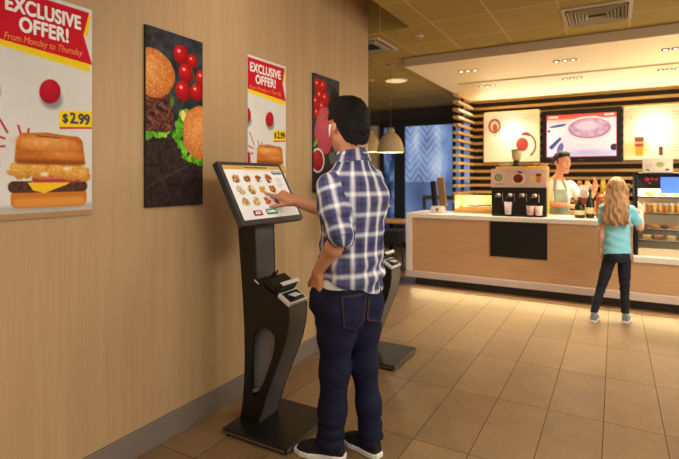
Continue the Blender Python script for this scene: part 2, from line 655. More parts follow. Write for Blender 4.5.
def add_head(S, H, female=False):
    """Adult head about 0.235 high; H is its frame (centre at eye height)."""
    k = H.k
    E = lambda c, r, kk=0.02, mode='u': S.ell(H.p(*c), [q * k for q in r], H.A, kk * k, mode)
    C = lambda a, b, ra, rb=None, kk=0.012, mode='u': S.cap(H.p(*a), H.p(*b), ra * k, (rb if rb else ra) * k, kk * k, mode)
    E((0, -0.012, 0.03), (0.075, 0.096, 0.088))
    w = 0.92 if female else 1.0
    E((0, 0.03, -0.045), (0.056 * w, 0.06, 0.072), 0.03)
    C((0.045 * w, 0.0, -0.065), (0.012, 0.07, -0.098), 0.022, 0.016, 0.03)
    C((-0.045 * w, 0.0, -0.065), (-0.012, 0.07, -0.098), 0.022, 0.016, 0.03)
    E((0, 0.075, -0.1), (0.02, 0.016, 0.014), 0.02)
    E((0.035, 0.062, -0.022), (0.024, 0.022, 0.02), 0.02)
    E((-0.035, 0.062, -0.022), (0.024, 0.022, 0.02), 0.02)
    C((0.036, 0.074, 0.026), (-0.036, 0.074, 0.026), 0.013, 0.013, 0.015)
    for sx in (1, -1):
        E((0.031 * sx, 0.097, 0.006), (0.018, 0.012, 0.012), 0.014, 's')
        E((0.031 * sx, 0.0765, 0.006), (0.0148, 0.0148, 0.0142), 0.004)
        E((0.031 * sx, 0.093, 0.0045), (0.0135, 0.012, 0.0058), 0.001, 's')
    C((0, 0.084, 0.016), (0, 0.106, -0.026), 0.0075, 0.011, 0.012)
    for sx in (1, -1):
        E((0.012 * sx, 0.096, -0.03), (0.0085, 0.01, 0.008), 0.006)
    C((0.02, 0.08, -0.06), (-0.02, 0.08, -0.06), 0.0065, 0.0065, 0.006)
    C((0.0, 0.09, -0.0585), (0.0, 0.09, -0.0605), 0.0075, 0.0075, 0.012)
    C((0.015, 0.083, -0.071), (-0.015, 0.083, -0.071), 0.0072, 0.0072, 0.006)
    for sx in (1, -1):
        E((0.076 * sx, -0.012, -0.006), (0.009, 0.02, 0.033), 0.006)
        E((0.084 * sx, -0.006, -0.002), (0.006, 0.011, 0.02), 0.004, 's')

def skin_tint(V, H, base, lip, extra=None):
    """Pigment per vertex: skin colour with darker lips."""
    q = H.loc(V)
    c = np.tile(np.array(rgb(base)[:3]), (len(V), 1))
    d = np.sqrt((q[:, 0] / 0.025) ** 2 + ((q[:, 2] + 0.0655) / 0.0115) ** 2)
    m = np.clip((1.1 - d) * 3, 0, 1) * (q[:, 1] > 0.07)
    c = c * (1 - m[:, None]) + np.array(rgb(lip)[:3]) * m[:, None]
    return c

def add_eyes(H, parent, iris=(60, 38, 22), brow=(30, 20, 16), bw=1.0):
    k = H.k
    for sx in (1, -1):
        c = H.p(0.031 * sx, 0.0765, 0.006)
        mb = MB()
        mb.sphere((0, 0, 0), 0.0127 * k, 24, 18)
        A = np.array([H.l, H.u, H.f])            # sphere pole (z) looks along f
        mb.v = [tuple(c + A.T @ np.array(p)) for p in mb.v]
        mb.mi = []
        for f in mb.f:
            m = np.mean([mb.v[i] for i in f], 0) - c
            t = float(unit(m) @ H.f)
            mb.mi.append(2 if t > 0.955 else (1 if t > 0.84 else 0))
        mb.build('eye', [mat('eye_white', (235, 230, 225), 0.2), mat('iris_%d' % iris[0], iris, 0.2), mat('pupil', (8, 8, 8), 0.15)], parent, smooth=True)
        b = MB()
        pts = [H.p(sx * (0.012 + 0.036 * t), 0.098 - 0.016 * t * t, 0.026 + 0.008 * math.sin(t * 2.4)) for t in (0, .25, .5, .75, 1)]
        b.tube(pts, [0.002 * k * bw, 0.0034 * k * bw, 0.0034 * k * bw, 0.0026 * k * bw, 0.001 * k], 8)
        b.build('eyebrow', mat('eyebrow_hair_%d' % brow[0], brow, 0.8), parent, smooth=True)

def add_hand(S, wrist, d, n, thumb, sc=1.0, curl=((15, 20, 12),) * 4, tcurl=(10, 15), spread=4.0, tdir=(0.75, 0.65, 0.15), kk=0.008):
    """Palm with five fingers. d: towards the fingers, n: the way the palm faces, thumb: side of the thumb."""
    d = unit(d); n = np.array(n, float); n = unit(n - d * (n @ d)); t = np.array(thumb, float); t = unit(t - d * (t @ d) - n * (t @ n))
    w = np.array(wrist, float)
    A = [t, d, n]
    S.rbox(w + d * 0.05 * sc, (0.024 * sc, 0.034 * sc, 0.003 * sc), 0.0125 * sc, A, 0.02)
    S.ell(w + d * 0.035 * sc + t * 0.022 * sc + n * 0.008 * sc, (0.016 * sc, 0.03 * sc, 0.014 * sc), A, 0.015)
    S.ell(w + d * 0.04 * sc - t * 0.022 * sc + n * 0.007 * sc, (0.014 * sc, 0.032 * sc, 0.012 * sc), A, 0.015)
    offs = (0.030, 0.0105, -0.0095, -0.0285)
    base = (0.088, 0.092, 0.088, 0.079)
    lens = (0.074, 0.082, 0.076, 0.06)
    rad = (0.0092, 0.0095, 0.009, 0.0078)
    for i in range(4):
        p = w + (d * base[i] + t * offs[i]) * sc
        a0 = math.radians((1.5 - i) * spread)
        dd = unit(d * math.cos(a0) + t * math.sin(a0))
        ang = 0.0
        S.cap(w + (d * 0.035 + t * offs[i] * 0.8) * sc, p, 0.0115 * sc, 0.0105 * sc, 0.012)
        for j, (fr, cu) in enumerate(zip((0.46, 0.3, 0.24), curl[i])):
            ang += math.radians(cu)
            v = dd * math.cos(ang) + n * math.sin(ang)
            q = p + v * lens[i] * fr * sc
            S.cap(p, q, rad[i] * (1.04 - 0.1 * j) * sc, rad[i] * (0.95 - 0.11 * j) * sc, kk * 0.6)
            p = q
    p = w + (d * 0.022 + t * 0.026 + n * 0.006) * sc
    v = unit(t * tdir[0] + d * tdir[1] + n * tdir[2])
    q = p + v * 0.042 * sc
    S.cap(p, q, 0.0135 * sc, 0.011 * sc, 0.012)
    e = unit(d * 0.9 + n * 0.25 + t * 0.1)
    for L, r0, r1, cu in ((0.033, 0.0108, 0.0098, tcurl[0]), (0.027, 0.0098, 0.0078, tcurl[1])):
        f = math.radians(cu) / 0.9
        v = unit(v * (1 - min(f, .9)) + e * min(f, .9))
        p, q = q, q + v * L * sc
        S.cap(p, q, r0 * sc, r1 * sc, 0.006)

def wr(x, y, z, f, seed):
    """Sum of a few directional waves, -1..1: cloth wrinkles."""
    rs = np.random.RandomState(seed)
    o = 0
    for _ in range(4):
        v = rs.randn(3); v /= np.linalg.norm(v)
        ph = rs.rand() * 6.28
        w = rs.randn(3) * 0.6 * f
        o = o + np.sin((x * v[0] + y * v[1] + z * v[2]) * f * (0.7 + 0.6 * rs.rand()) + ph + 0.8 * np.sin(x * w[0] + y * w[1] + z * w[2]))
    return o * 0.25
# ================================================================== camera, world, light
cam = bpy.data.cameras.new('camera')
cam.sensor_fit = 'HORIZONTAL'
cam.sensor_width = 36
cam.lens = 485 * 36 / 679
cam.shift_y = -(229.5 - 178) / 679
cam.clip_start = 0.02
cam.dof.use_dof = True
cam.dof.focus_distance = 2.5
cam.dof.aperture_fstop = 2.6
cam_o = bpy.data.objects.new('camera', cam)
COL.objects.link(cam_o)
cam_o.location = (0, 0, 1.4)
cam_o.rotation_euler = (math.radians(90), 0, math.radians(29.598))
SC.camera = cam_o

vs = SC.view_settings
vs.view_transform = 'Standard'; vs.look = 'None'; vs.gamma = 1; vs.use_curve_mapping = False
vs.exposure = 0.0

wd = bpy.data.worlds.new('world')
SC.world = wd
wd.use_nodes = True
wd.node_tree.nodes['Background'].inputs['Color'].default_value = (1.0, 0.90, 0.70, 1)
wd.node_tree.nodes['Background'].inputs['Strength'].default_value = 0.34

def area(name, loc, aim, sx, sy, power, col, spread=180):
    l = bpy.data.lights.new(name, 'AREA')
    l.shape = 'RECTANGLE'; l.size = sx; l.size_y = sy; l.energy = power; l.color = col
    l.spread = math.radians(spread)
    o = bpy.data.objects.new(name, l); COL.objects.link(o)
    o.location = loc
    o.rotation_euler = (Vector(aim) - Vector(loc)).to_track_quat('-Z', 'Y').to_euler()
    return o

def spot(name, loc, aim, power, col, size=90, blend=0.6, rad=0.04):
    l = bpy.data.lights.new(name, 'SPOT')
    l.energy = power; l.color = col; l.spot_size = math.radians(size); l.spot_blend = blend; l.shadow_soft_size = rad
    o = bpy.data.objects.new(name, l); COL.objects.link(o)
    o.location = loc
    o.rotation_euler = (Vector(aim) - Vector(loc)).to_track_quat('-Z', 'Y').to_euler()
    return o

WARM = (1.0, 0.88, 0.66)
NEUT = (1.0, 0.94, 0.80)
# ceiling panels of the dining room, behind and beside the camera
area('room_panel_light', (0.9, 0.6, 2.74), (0.9, 0.6, 0), 1.2, 1.2, 36, NEUT)
area('room_panel_light', (1.2, 3.5, 2.74), (1.2, 3.5, 0), 1.2, 1.2, 62, NEUT)
area('room_panel_light', (-0.6, -1.0, 2.74), (-0.6, -1.0, 0), 1.2, 1.2, 20, NEUT)
# daylight from the shop front to the right of the camera
area('shop_front_daylight', (4.2, 2.0, 1.6), (-1.8, 3.2, 1.3), 2.2, 3.0, 108, (1.0, 0.95, 0.86))

# fill lights added on boards, case and tray to brighten the soffit
area('board_top_fill', (-0.4, 8.28, 2.50), (-0.4, 6.6, 2.75), 3.2, 0.08, 21, (1.0, 0.84, 0.54))
area('case_top_fill', (0.75, 6.35, 1.47), (0.4, 6.2, 2.7), 1.1, 0.3, 19, (1.0, 0.84, 0.56))
area('tray_fill', (-1.6, 6.47, 1.0), (-1.7, 6.1, 2.7), 0.4, 0.12, 5, (1.0, 0.84, 0.54))
area('wall_top_fill', (-1.70, 2.2, 3.0), (-2.09, 2.5, 2.75), 0.05, 3.6, 8, (1.0, 0.9, 0.78))  # fill added to lighten the raised strip and wall top; no lamp known there
# strip lamp under the counter plinth
area('plinth_strip_light', (-1.07, 5.99, 0.112), (-1.07, 5.55, 0.0), 2.5, 0.02, 7.5, (1.0, 0.76, 0.36))
area('plinth_strip_light', (0.93, 5.99, 0.112), (0.93, 5.55, 0.0), 1.5, 0.02, 4.6, (1.0, 0.76, 0.36))
# ================================================================== room shell
def wood_wall():
    g = NT('beige_wood_wall')
    vec, x, y, z = g.coords()
    v1 = g.mapped(vec, (1, 38, 0.9))
    v2 = g.mapped(vec, (1, 9, 0.35))
    n1 = g.noise(v1, 3.0, 5, 0.6)
    n2 = g.noise(v2, 1.5, 3)
    f = g.math('ADD', g.math('MULTIPLY', n1, 0.40), g.math('MULTIPLY', n2, 0.60))
    c = g.ramp(f, [(0.25, (176, 142, 102)), (0.5, (188, 154, 113)), (0.78, (200, 167, 126))])
    seam = g.line(y, 0.72, 1.2, 0.0012)
    g.L.new(g.mix(g.math('MULTIPLY', seam, 0.35), c, rgb((120, 90, 60))), g.b.inputs['Base Color'])
    g.b.inputs['Roughness'].default_value = 0.5
    g.b.inputs['Specular IOR Level'].default_value = 0.35
    return g.m

struct(MB().box(-2.32, -2.2, 0, -2.09, 4.243, 3.3).build('wall_left', wood_wall(), loc=(0, 0, 0)))
struct(MB().box(-2.09, -2.2, 0, -2.076, 4.243, 0.135).build('baseboard_left', mat('taupe_baseboard', (126, 112, 102), 0.45, noise=0.05, nscale=20), loc=(0, 0, 0), bevel=0.003))

def tile_floor(name, cols, ox, oy, px, py, grout):
    g = NT(name)
    vec, x, y, z = g.coords()
    gx = g.line(x, ox, px, 0.0022); gy = g.line(y, oy, py, 0.0022)
    gl = g.math('MAXIMUM', gx, gy)
    idv = g.combine(g.cell(x, ox, px), g.cell(y, oy, py), 0.0)
    wn = g.N.new('ShaderNodeTexWhiteNoise'); g.L.new(idv, wn.inputs['Vector'])
    n1 = g.noise(g.mapped(vec, (1, 1, 1)), 5.0, 6, 0.6)
    n2 = g.noise(g.mapped(vec, (6, 1.2, 1)), 9.0, 4, 0.6)
    f = g.math('ADD', g.math('ADD', g.math('MULTIPLY', n1, 0.5), g.math('MULTIPLY', n2, 0.25)), g.math('MULTIPLY', wn.outputs['Value'], 0.2))
    c = g.ramp(f, [(0.28, cols[0]), (0.5, cols[1]), (0.74, cols[2])])
    g.L.new(g.mix(gl, c, rgb(grout)), g.b.inputs['Base Color'])
    rg = g.math('ADD', g.math('MULTIPLY', n1, 0.18), 0.30)
    g.L.new(g.mix(gl, g.combine(rg, rg, rg), (0.8, 0.8, 0.8, 1)), g.b.inputs['Roughness'])
    g.b.inputs['Specular IOR Level'].default_value = 0.4
    h = g.math('SUBTRACT', g.math('MULTIPLY', n2, 0.06), gl)
    g.bump(h, 0.25, 0.002)
    return g.m

FLOOR = tile_floor('tan_floor_tiles', [(124, 97, 68), (144, 114, 80), (162, 131, 94)], -0.057, 3.171, 0.2945, 0.712, (72, 50, 34))
struct(MB().box(-7, -2.2, -0.06, 4.5, 9.4, 0).build('floor', FLOOR, loc=(0, 0, 0)))
struct(MB().box(-2.6, 5.86, 0.0, 3.0, 6.32, 0.004).build('trim_1', mat('dark_floor_border', (104, 80, 58), 0.4, noise=0.12), loc=(0, 0, 0)))

def ceil_mat():
    g = NT('ceiling_tiles')
    vec, x, y, z = g.coords()
    gl = g.math('MAXIMUM', g.line(x, -1.443, 0.52, 0.006), g.line(y, 4.205, 0.607, 0.006))
    n = g.noise(vec, 60.0, 3)
    idv = g.combine(g.cell(x, -1.443, 0.52), g.cell(y, 4.205, 0.607), 0.0)
    wn = g.N.new('ShaderNodeTexWhiteNoise'); g.L.new(idv, wn.inputs['Vector'])
    f = g.math('ADD', g.math('MULTIPLY', n, 0.4), g.math('MULTIPLY', wn.outputs['Value'], 0.5))
    c = g.ramp(f, [(0.1, (160, 136, 66)), (0.9, (176, 152, 78))])
    g.L.new(g.mix(gl, c, rgb((200, 178, 116))), g.b.inputs['Base Color'])
    g.b.inputs['Roughness'].default_value = 0.85
    return g.m

# the ceiling steps up to a raised strip along the wood wall
ce = MB()
ce.box(-1.66, -2.2, 2.8, 4.5, 4.243, 2.86).box(-7, 4.243, 2.8, 4.5, 9.4, 2.86)
ce.box(-2.40, -2.2, 3.3, -1.60, 4.30, 3.36).box(-2.09, 4.243, 2.86, -1.60, 4.30, 3.3).box(-1.66, -2.2, 2.86, -1.60, 4.243, 3.3)
struct(ce.build('ceiling', ceil_mat(), loc=(0, 0, 0)))

# dropped soffit over the counter: two lit slabs with a dark recess between them
CREAM = mat('cream_soffit_paint', (248, 228, 180), 0.5)
EDGE = mat('soffit_edge_paint', (196, 170, 140), 0.6)
sof = MB()
sof.box(-2.139, 5.318, 2.705, 4.0, 6.62, 2.79, 0)
sof.box(-2.139, 6.62, 2.705, -1.93, 6.74, 2.79, 0)
sof.box(-2.139, 6.74, 2.705, 4.0, 8.46, 2.79, 0)
so = sof.build('trim_2', [CREAM], loc=(0, 0, 0))
struct(so)
struct(MB().box(-2.145, 5.305, 2.70, 4.0, 5.318, 2.795).box(-2.152, 5.305, 2.70, -2.139, 8.46, 2.795).build('trim_3', EDGE, loc=(0, 0, 0)))
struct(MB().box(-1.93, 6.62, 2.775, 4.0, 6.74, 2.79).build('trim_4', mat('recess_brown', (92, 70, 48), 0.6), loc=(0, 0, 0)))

# back wall behind the counter, dark with light horizontal slats
struct(MB().box(-2.2, 8.47, 0, 4.2, 8.6, 2.8).build('wall_back', mat('dark_brown_wall', (46, 33, 22), 0.7), loc=(0, 0, 0)))
SLAT = mat('light_oak_slats', (206, 166, 104), 0.5, noise=0.10, nscale=6, stretch=(1, 6, 12))
sl = MB()
z = 1.02
zs = []
while z < 2.68:
    zs.append(z); z += 0.1185
for z in zs:
    sl.box(-2.10, 8.40, z, 4.0, 8.47, z + 0.043)
struct(sl.build('trim_5', SLAT, loc=(0, 0, 0)))
sr = MB()
for z in zs:
    sr.box(-2.19, 7.42, z, -2.10, 8.47, z + 0.043)
struct(sr.build('trim_6', SLAT, loc=(0, 0, 0)))
struct(MB().box(-2.165, 7.78, 0.0, -2.125, 7.83, 2.70).box(-2.165, 8.36, 0.0, -2.125, 8.40, 2.70).build('trim_7', mat('dark_screen_post', (40, 30, 22), 0.5), loc=(0, 0, 0)))

# far left: glazed front with blinds
FR = mat('dark_window_frame', (28, 30, 36), 0.4)
fw = MB()
fw.box(-7, 9.25, 2.50, -2.1, 9.4, 2.8)
fw.box(-7, 9.25, 0.0, -4.23, 9.4, 2.5)
struct(fw.build('wall_far', mat('dim_grey_header', (70, 64, 60), 0.7), loc=(0, 0, 0)))
struct(MB().box(-5.2, 9.10, 0, -4.28, 9.26, 2.48).build('trim_8', mat('cream_wall_paint', (226, 208, 176), 0.7), loc=(0, 0, 0)))

def blind_mat():
    g = NT('daylit_blind')
    vec, x, y, z = g.coords()
    st = g.math('ABSOLUTE', g.math('SUBTRACT', g.math('FRACT', g.math('DIVIDE', x, 0.36)), 0.5))
    zz = g.math('ADD', g.math('MULTIPLY', z, 1.0), g.math('MULTIPLY', st, 0.5))
    ch = g.math('LESS_THAN', g.math('FRACT', g.math('DIVIDE', zz, 0.15)), 0.5)
    n = g.noise(g.mapped(vec, (1.6, 1, 0.6)), 1.4, 3)
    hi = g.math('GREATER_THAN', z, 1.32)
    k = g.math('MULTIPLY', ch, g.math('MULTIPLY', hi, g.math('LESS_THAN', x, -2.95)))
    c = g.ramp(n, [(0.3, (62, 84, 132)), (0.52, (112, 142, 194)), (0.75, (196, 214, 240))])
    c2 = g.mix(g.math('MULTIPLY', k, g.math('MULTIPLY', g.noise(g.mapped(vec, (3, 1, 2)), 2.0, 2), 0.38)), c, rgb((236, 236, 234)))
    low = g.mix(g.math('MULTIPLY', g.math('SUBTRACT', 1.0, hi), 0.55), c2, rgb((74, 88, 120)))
    g.L.new(low, g.b.inputs['Base Color'])
    g.L.new(low, g.b.inputs['Emission Color'])
    g.b.inputs['Emission Strength'].default_value = 0.8
    g.b.inputs['Roughness'].default_value = 0.8
    return g.m

w1 = MB().box(-4.23, 9.18, 2.44, -2.1, 9.26, 2.56).box(-4.23, 9.18, 0, -4.17, 9.26, 2.5).box(-3.92, 9.16, 0, -3.70, 9.28, 2.5).box(-2.72, 9.18, 0, -2.66, 9.26, 2.5).box(-4.23, 9.18, 0.0, -2.1, 9.26, 0.1).build('window_1', FR, loc=(0, 0, 0), bevel=0.004)
struct(w1)
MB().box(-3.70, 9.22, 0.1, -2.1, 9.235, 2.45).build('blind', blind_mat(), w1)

def glass_view():
    g = NT('blue_evening_glass')
    vec, x, y, z = g.coords()
    n = g.noise(g.mapped(vec, (5, 1, 2.2)), 1.5, 3)
    c = g.ramp(n, [(0.36, (24, 34, 62)), (0.5, (60, 88, 146)), (0.66, (120, 150, 200))])
    g.L.new(c, g.b.inputs['Base Color']); g.L.new(c, g.b.inputs['Emission Color'])
    g.b.inputs['Emission Strength'].default_value = 0.5
    g.b.inputs['Roughness'].default_value = 0.15
    return g.m
MB().box(-4.17, 9.22, 0.1, -3.92, 9.235, 2.45).build('glass_pane', glass_view(), w1)
MB().box(-3.3, 9.12, 0.98, -2.45, 9.16, 1.06).box(-3.3, 9.12, 0.0, -3.24, 9.16, 1.0).build('guard_rail', mat('grey_rail', (120, 116, 112), 0.5), w1)

# ================================================================== ceiling fittings
def vent(cx, cy, h, label, core):
    t = empty('ceiling_vent', (cx, cy, 2.8), label, 'vent', 'square ceiling vents')
    f = MB()
    o = h; i = h - 0.03
    for (x0, y0, x1, y1) in ((-o, -o, o, -i), (-o, i, o, o), (-o, -i, -i, i), (i, -i, o, i)):
        f.box(cx + x0, cy + y0, 2.782, cx + x1, cy + y1, 2.799)
    f.build('frame', mat('vent_cream', (196, 178, 146), 0.5), t, bevel=0.003)
    MB().box(cx - i, cy - i, 2.795, cx + i, cy + i, 2.799).build('backing', mat('vent_dark', (24, 22, 24), 0.8), t)
    lv = MB()
    n = 6
    for q in range(n):
        r = i - 0.012 - q * (i - core) / n
        w = 0.016
        zt, zb = 2.793, 2.768
        for sx, sy in ((1, 0), (-1, 0), (0, 1), (0, -1)):
            # four-way louvres: trapezoid blades tilting outward
            a, b = r, r - w
            if sx:
                lv.add([(cx + sx * a, cy - a, zb), (cx + sx * a, cy + a, zb), (cx + sx * b, cy + b, zt), (cx + sx * b, cy - b, zt)], [(0, 1, 2, 3)])
            else:
                lv.add([(cx - a, cy + sy * a, zb), (cx + a, cy + sy * a, zb), (cx + b, cy + sy * b, zt), (cx - b, cy + sy * b, zt)], [(0, 1, 2, 3)])
    lo = lv.build('louvre', mat('vent_louvre', (190, 172, 140), 0.5), t)
    sm = lo.modifiers.new('thick', 'SOLIDIFY'); sm.thickness = 0.003
    return t
vent(-0.135, 4.66, 0.26, 'square four-way ceiling vent in front of the cream soffit', 0.07)
vent(-2.30, 4.62, 0.26, 'square ceiling vent half hidden by the end of the wood wall', 0.16)

t = empty('ceiling_disc', (-2.72, 6.42, 2.8), 'round cream ceiling disc left of the soffit', 'ceiling lamp')
MB().lathe((-2.72, 6.42, 2.784), [(0.02, 0), (0.145, 0.0), (0.15, 0.008), (0.15, 0.015)], 36).build('disc_plate', mat('disc_cream', (252, 232, 180), 0.6, emit=0.6), t)  # glow added to make the disc bright; kind of fitting unknown
MB().lathe((-2.72, 6.42, 2.786), [(0.15, -0.004), (0.165, 0.004), (0.168, 0.013)], 36, caps=False).build('rim', mat('rim_cream', (212, 190, 150), 0.5), t)

def small_disc(x, y, name, label):
    t = empty(name, (x, y, 2.8), label, 'ceiling fitting')
    MB().lathe((x, y, 2.79), [(0.045, 0), (0.05, 0.004), (0.05, 0.009)], 20).build('plate', mat('fitting_cream', (210, 188, 140), 0.5), t)
    MB().lathe((x, y, 2.765), [(0.012, 0), (0.016, 0.008), (0.014, 0.026)], 14).build('nozzle', mat('fitting_metal', (190, 180, 160), 0.3, 0.8), t)
small_disc(-1.68, 4.545, 'ceiling_sprinkler', 'small ceiling sprinkler between two ceiling tiles beside the wall end')
small_disc(-3.70, 8.42, 'smoke_detector', 'small round detector on the dim ceiling above the pendant lamps')
small_disc(0.22, 4.10, 'ceiling_sprinkler', 'dark-edged ceiling sprinkler beyond the vent at the picture edge')

# recessed three-lamp spot fittings in the soffit
rows = [(-1.553, 5.90, 'front row'), (-0.483, 5.90, 'front row'), (0.53, 5.90, 'front row'),
        (-1.573, 6.99, 'middle row'), (-0.486, 6.99, 'middle row'), (0.565, 6.99, 'middle row'),
        (-1.40, 7.94, 'back row'), (0.50, 7.94, 'back row')]
wherex = {-1.553: 'at the wall end', -0.483: 'above the television', 0.53: 'above the glass food case',
          -1.573: 'at the slatted screen end', -0.486: 'above the television', 0.565: 'above the right menu board', -1.40: 'over the left menu board', 0.50: 'over the right menu board'}
LAMP = mat('lit_lamp', (255, 236, 196), 0.3, emit=6.0)
BLK = mat('spot_black', (22, 20, 18), 0.4)
for (x, y, r) in rows:
    t = empty('recessed_spotlight', (x, y, 2.705), 'black three-lamp spotlight, %s of the soffit, %s' % (r, wherex[x]), 'spotlight', 'recessed spotlights in the soffit')
    for k in (-1, 0, 1):
        cx = x + k * 0.085
        fr = MB().lathe((cx, y, 2.694), [(0.026, 0.004), (0.033, 0.0), (0.036, 0.004), (0.036, 0.011)], 18, caps=False).build('lamp_ring', BLK, t)
        MB().lathe((cx, y, 2.698), [(0.004, 0), (0.018, 0.0), (0.018, 0.004)], 14).build('lamp', LAMP, fr)
    spot('soffit_spot', (x, y, 2.67), (x, y + (-0.75 if y < 6 else 0.15), 0), (180 if y < 6 else 100 if y < 7.5 else 60), WARM, (64 if y < 6 else 110), 0.8, 0.08)

def pendant(x, y, zb, label, s=1.0):
    t = empty('pendant_lamp', (x, y, 2.8), label, 'pendant lamp', 'dome pendant lamps')
    prof = [(0.168, 0.0), (0.166, 0.03), (0.156, 0.085), (0.136, 0.14), (0.105, 0.195), (0.07, 0.232), (0.045, 0.25)]
    inner = [(r - 0.006, z) for r, z in prof[::-1]]
    sh = MB().lathe((x, y, zb), [(r * s, q * s) for r, q in prof + inner], 36, caps=False).build('lamp_shade', mat('pendant_beige', (196, 170, 128), 0.55), t, smooth=True)
    MB().lathe((x, y, zb + 0.235 * s), [(0.035, 0), (0.05, 0.015), (0.05, 0.05), (0.025, 0.07), (0.012, 0.075)], 20).build('cap', mat('pendant_cap', (170, 146, 108), 0.4), t, smooth=True)
    MB().sphere((x, y, zb + 0.10), 0.05, 16, 12).build('bulb', mat('warm_bulb', (255, 226, 170), 0.3, emit=5.0), t, smooth=True)
    MB().tube([(x, y, zb + 0.3), (x, y, 2.79)], 0.003, 8).build('cord', mat('cord_taupe', (96, 80, 56), 0.6), t)
    MB().lathe((x, y, 2.775), [(0.05, 0), (0.055, 0.01), (0.055, 0.024)], 18).build('ceiling_rose', mat('rose_beige', (190, 168, 130), 0.5), t)
    l = bpy.data.lights.new('pendant_light', 'POINT'); l.energy = 7; l.color = WARM; l.shadow_soft_size = 0.05
    lo = bpy.data.objects.new('pendant_light', l); COL.objects.link(lo); lo.location = (x, y, zb + 0.03)
pendant(-2.415, 5.53, 1.715, 'right dome pendant lamp hanging in front of the dark window post')
pendant(-3.03, 6.21, 1.77, 'left dome pendant lamp mostly hidden behind the man in plaid')

# cafe table and stool far left
t = empty('cafe_table', (-2.95, 6.9, 0), 'wooden cafe table beyond the counter end, half hidden behind the man', 'table')
MB().box(-3.35, 6.6, 0.725, -2.68, 7.2, 0.755).build('tabletop', mat('table_wood', (190, 140, 84), 0.4, noise=0.1, nscale=5, stretch=(2, 14, 2)), t, bevel=0.005)
MB().tube([(-3.0, 6.9, 0.02), (-3.0, 6.9, 0.725)], 0.035, 14).build('pedestal', mat('black_steel', (24, 24, 26), 0.4, 0.5), t, smooth=True)
MB().lathe((-3.0, 6.9, 0.0), [(0.24, 0), (0.24, 0.012), (0.06, 0.028), (0.04, 0.05)], 28).build('foot_plate', MATS['black_steel'], t)
t = empty('low_stool', (-2.80, 6.46, 0), 'low black padded stool in front of the cafe table', 'stool')
MB().box(-2.97, 6.30, 0.46, -2.66, 6.60, 0.67).build('seat', mat('black_vinyl', (26, 26, 30), 0.45), t, bevel=0.03, seg=3)
for sx in (-1, 1):
    for sy in (-1, 1):
        MB().tube([(-2.815 + sx * 0.12, 6.45 + sy * 0.12, 0.47), (-2.815 + sx * 0.14, 6.45 + sy * 0.14, 0.0)], 0.014, 10).build('leg', mat('stool_leg', (90, 70, 50), 0.5), t)
# ================================================================== wall posters
PAPER = attr_mat('printed_poster', 'art', 0.6, spec=0.12)
PAN = mat('poster_panel_edge', (214, 210, 204), 0.5)
PAND = mat('poster_panel_edge_dark', (46, 42, 42), 0.5)

def burger_sandwich(A, x0, y0, w, h):
    """Crispy chicken and beef sandwich: toasted buns, chicken, ham, cheese, patty."""
    X = lambda t: x0 + w * t
    Y = lambda t: y0 + h * t
    A.ell(X(.5), Y(.99), w * .52, h * .05, (170, 166, 160), soft=.02)
    # lower bun
    A.rect(X(.03), Y(.74), X(.97), Y(.99), (206, 122, 44), r=h * .09)
    A.rect(X(.06), Y(.86), X(.94), Y(.97), (228, 150, 66), r=h * .05, soft=.014)
    A.rect(X(.0), Y(.64), X(.98), Y(.79), (84, 52, 44), r=h * .07)
    A.grain(A.emask(X(.5), Y(.71), w * .49, h * .085), .5, 200, 4)
    A.poly([(X(.22), Y(.66)), (X(.86), Y(.58)), (X(.70), Y(.69)), (X(.42), Y(.80)), (X(.28), Y(.76))], (250, 200, 36))
    A.rect(X(.27), Y(.56), X(.92), Y(.66), (176, 62, 58), r=h * .04)
    A.rect(X(.35), Y(.585), X(.8), Y(.615), (214, 120, 110), r=h * .015, soft=.008)
    for cx, cy, rx, ry in ((.17, .50, .17, .11), (.36, .49, .15, .12), (.60, .50, .15, .12), (.80, .52, .18, .11), (.93, .55, .09, .1)):
        A.ell(X(cx), Y(cy), w * rx, h * ry, (244, 192, 98), wob=.22, seed=int(cx * 90), col2=(206, 136, 52))
    A.grain(A.emask(X(.52), Y(.5), w * .50, h * .10), .16, 200, 9)
    A.ell(X(.42), Y(.55), w * .05, h * .03, (244, 226, 190), soft=.006)
    A.ell(X(.7), Y(.47), w * .05, h * .025, (246, 224, 176), soft=.006)
    # upper bun
    A.rect(X(.10), Y(.02), X(.92), Y(.42), (186, 98, 32), r=h * .11)
    A.poly([(X(.09), Y(.12)), (X(.16), Y(.03)), (X(.45), Y(-.005)), (X(.80), Y(.03)), (X(.92), Y(.14)), (X(.955), Y(.40)), (X(.5), Y(.42)), (X(.07), Y(.39))], (200, 112, 40))
    A.poly([(X(.15), Y(.10)), (X(.45), Y(.04)), (X(.80), Y(.08)), (X(.88), Y(.20)), (X(.5), Y(.24)), (X(.13), Y(.22))], (222, 142, 62), a=.8)
    A.ell(X(.40), Y(.12), w * .26, h * .06, (238, 170, 96), soft=.025)
    A.ell(X(.66), Y(.28), w * .2, h * .05, (222, 140, 66), soft=.02)
    A.poly([(X(.30), Y(.04)), (X(.62), Y(.05)), (X(.60), Y(.065)), (X(.34), Y(.06))], (96, 48, 20), a=.8)
    A.rect(X(.09), Y(.36), X(.94), Y(.42), (150, 76, 28), r=h * .03, soft=.014)
    A.grain(A.emask(X(.5), Y(.2), w * .42, h * .18), .07, 70, 12)

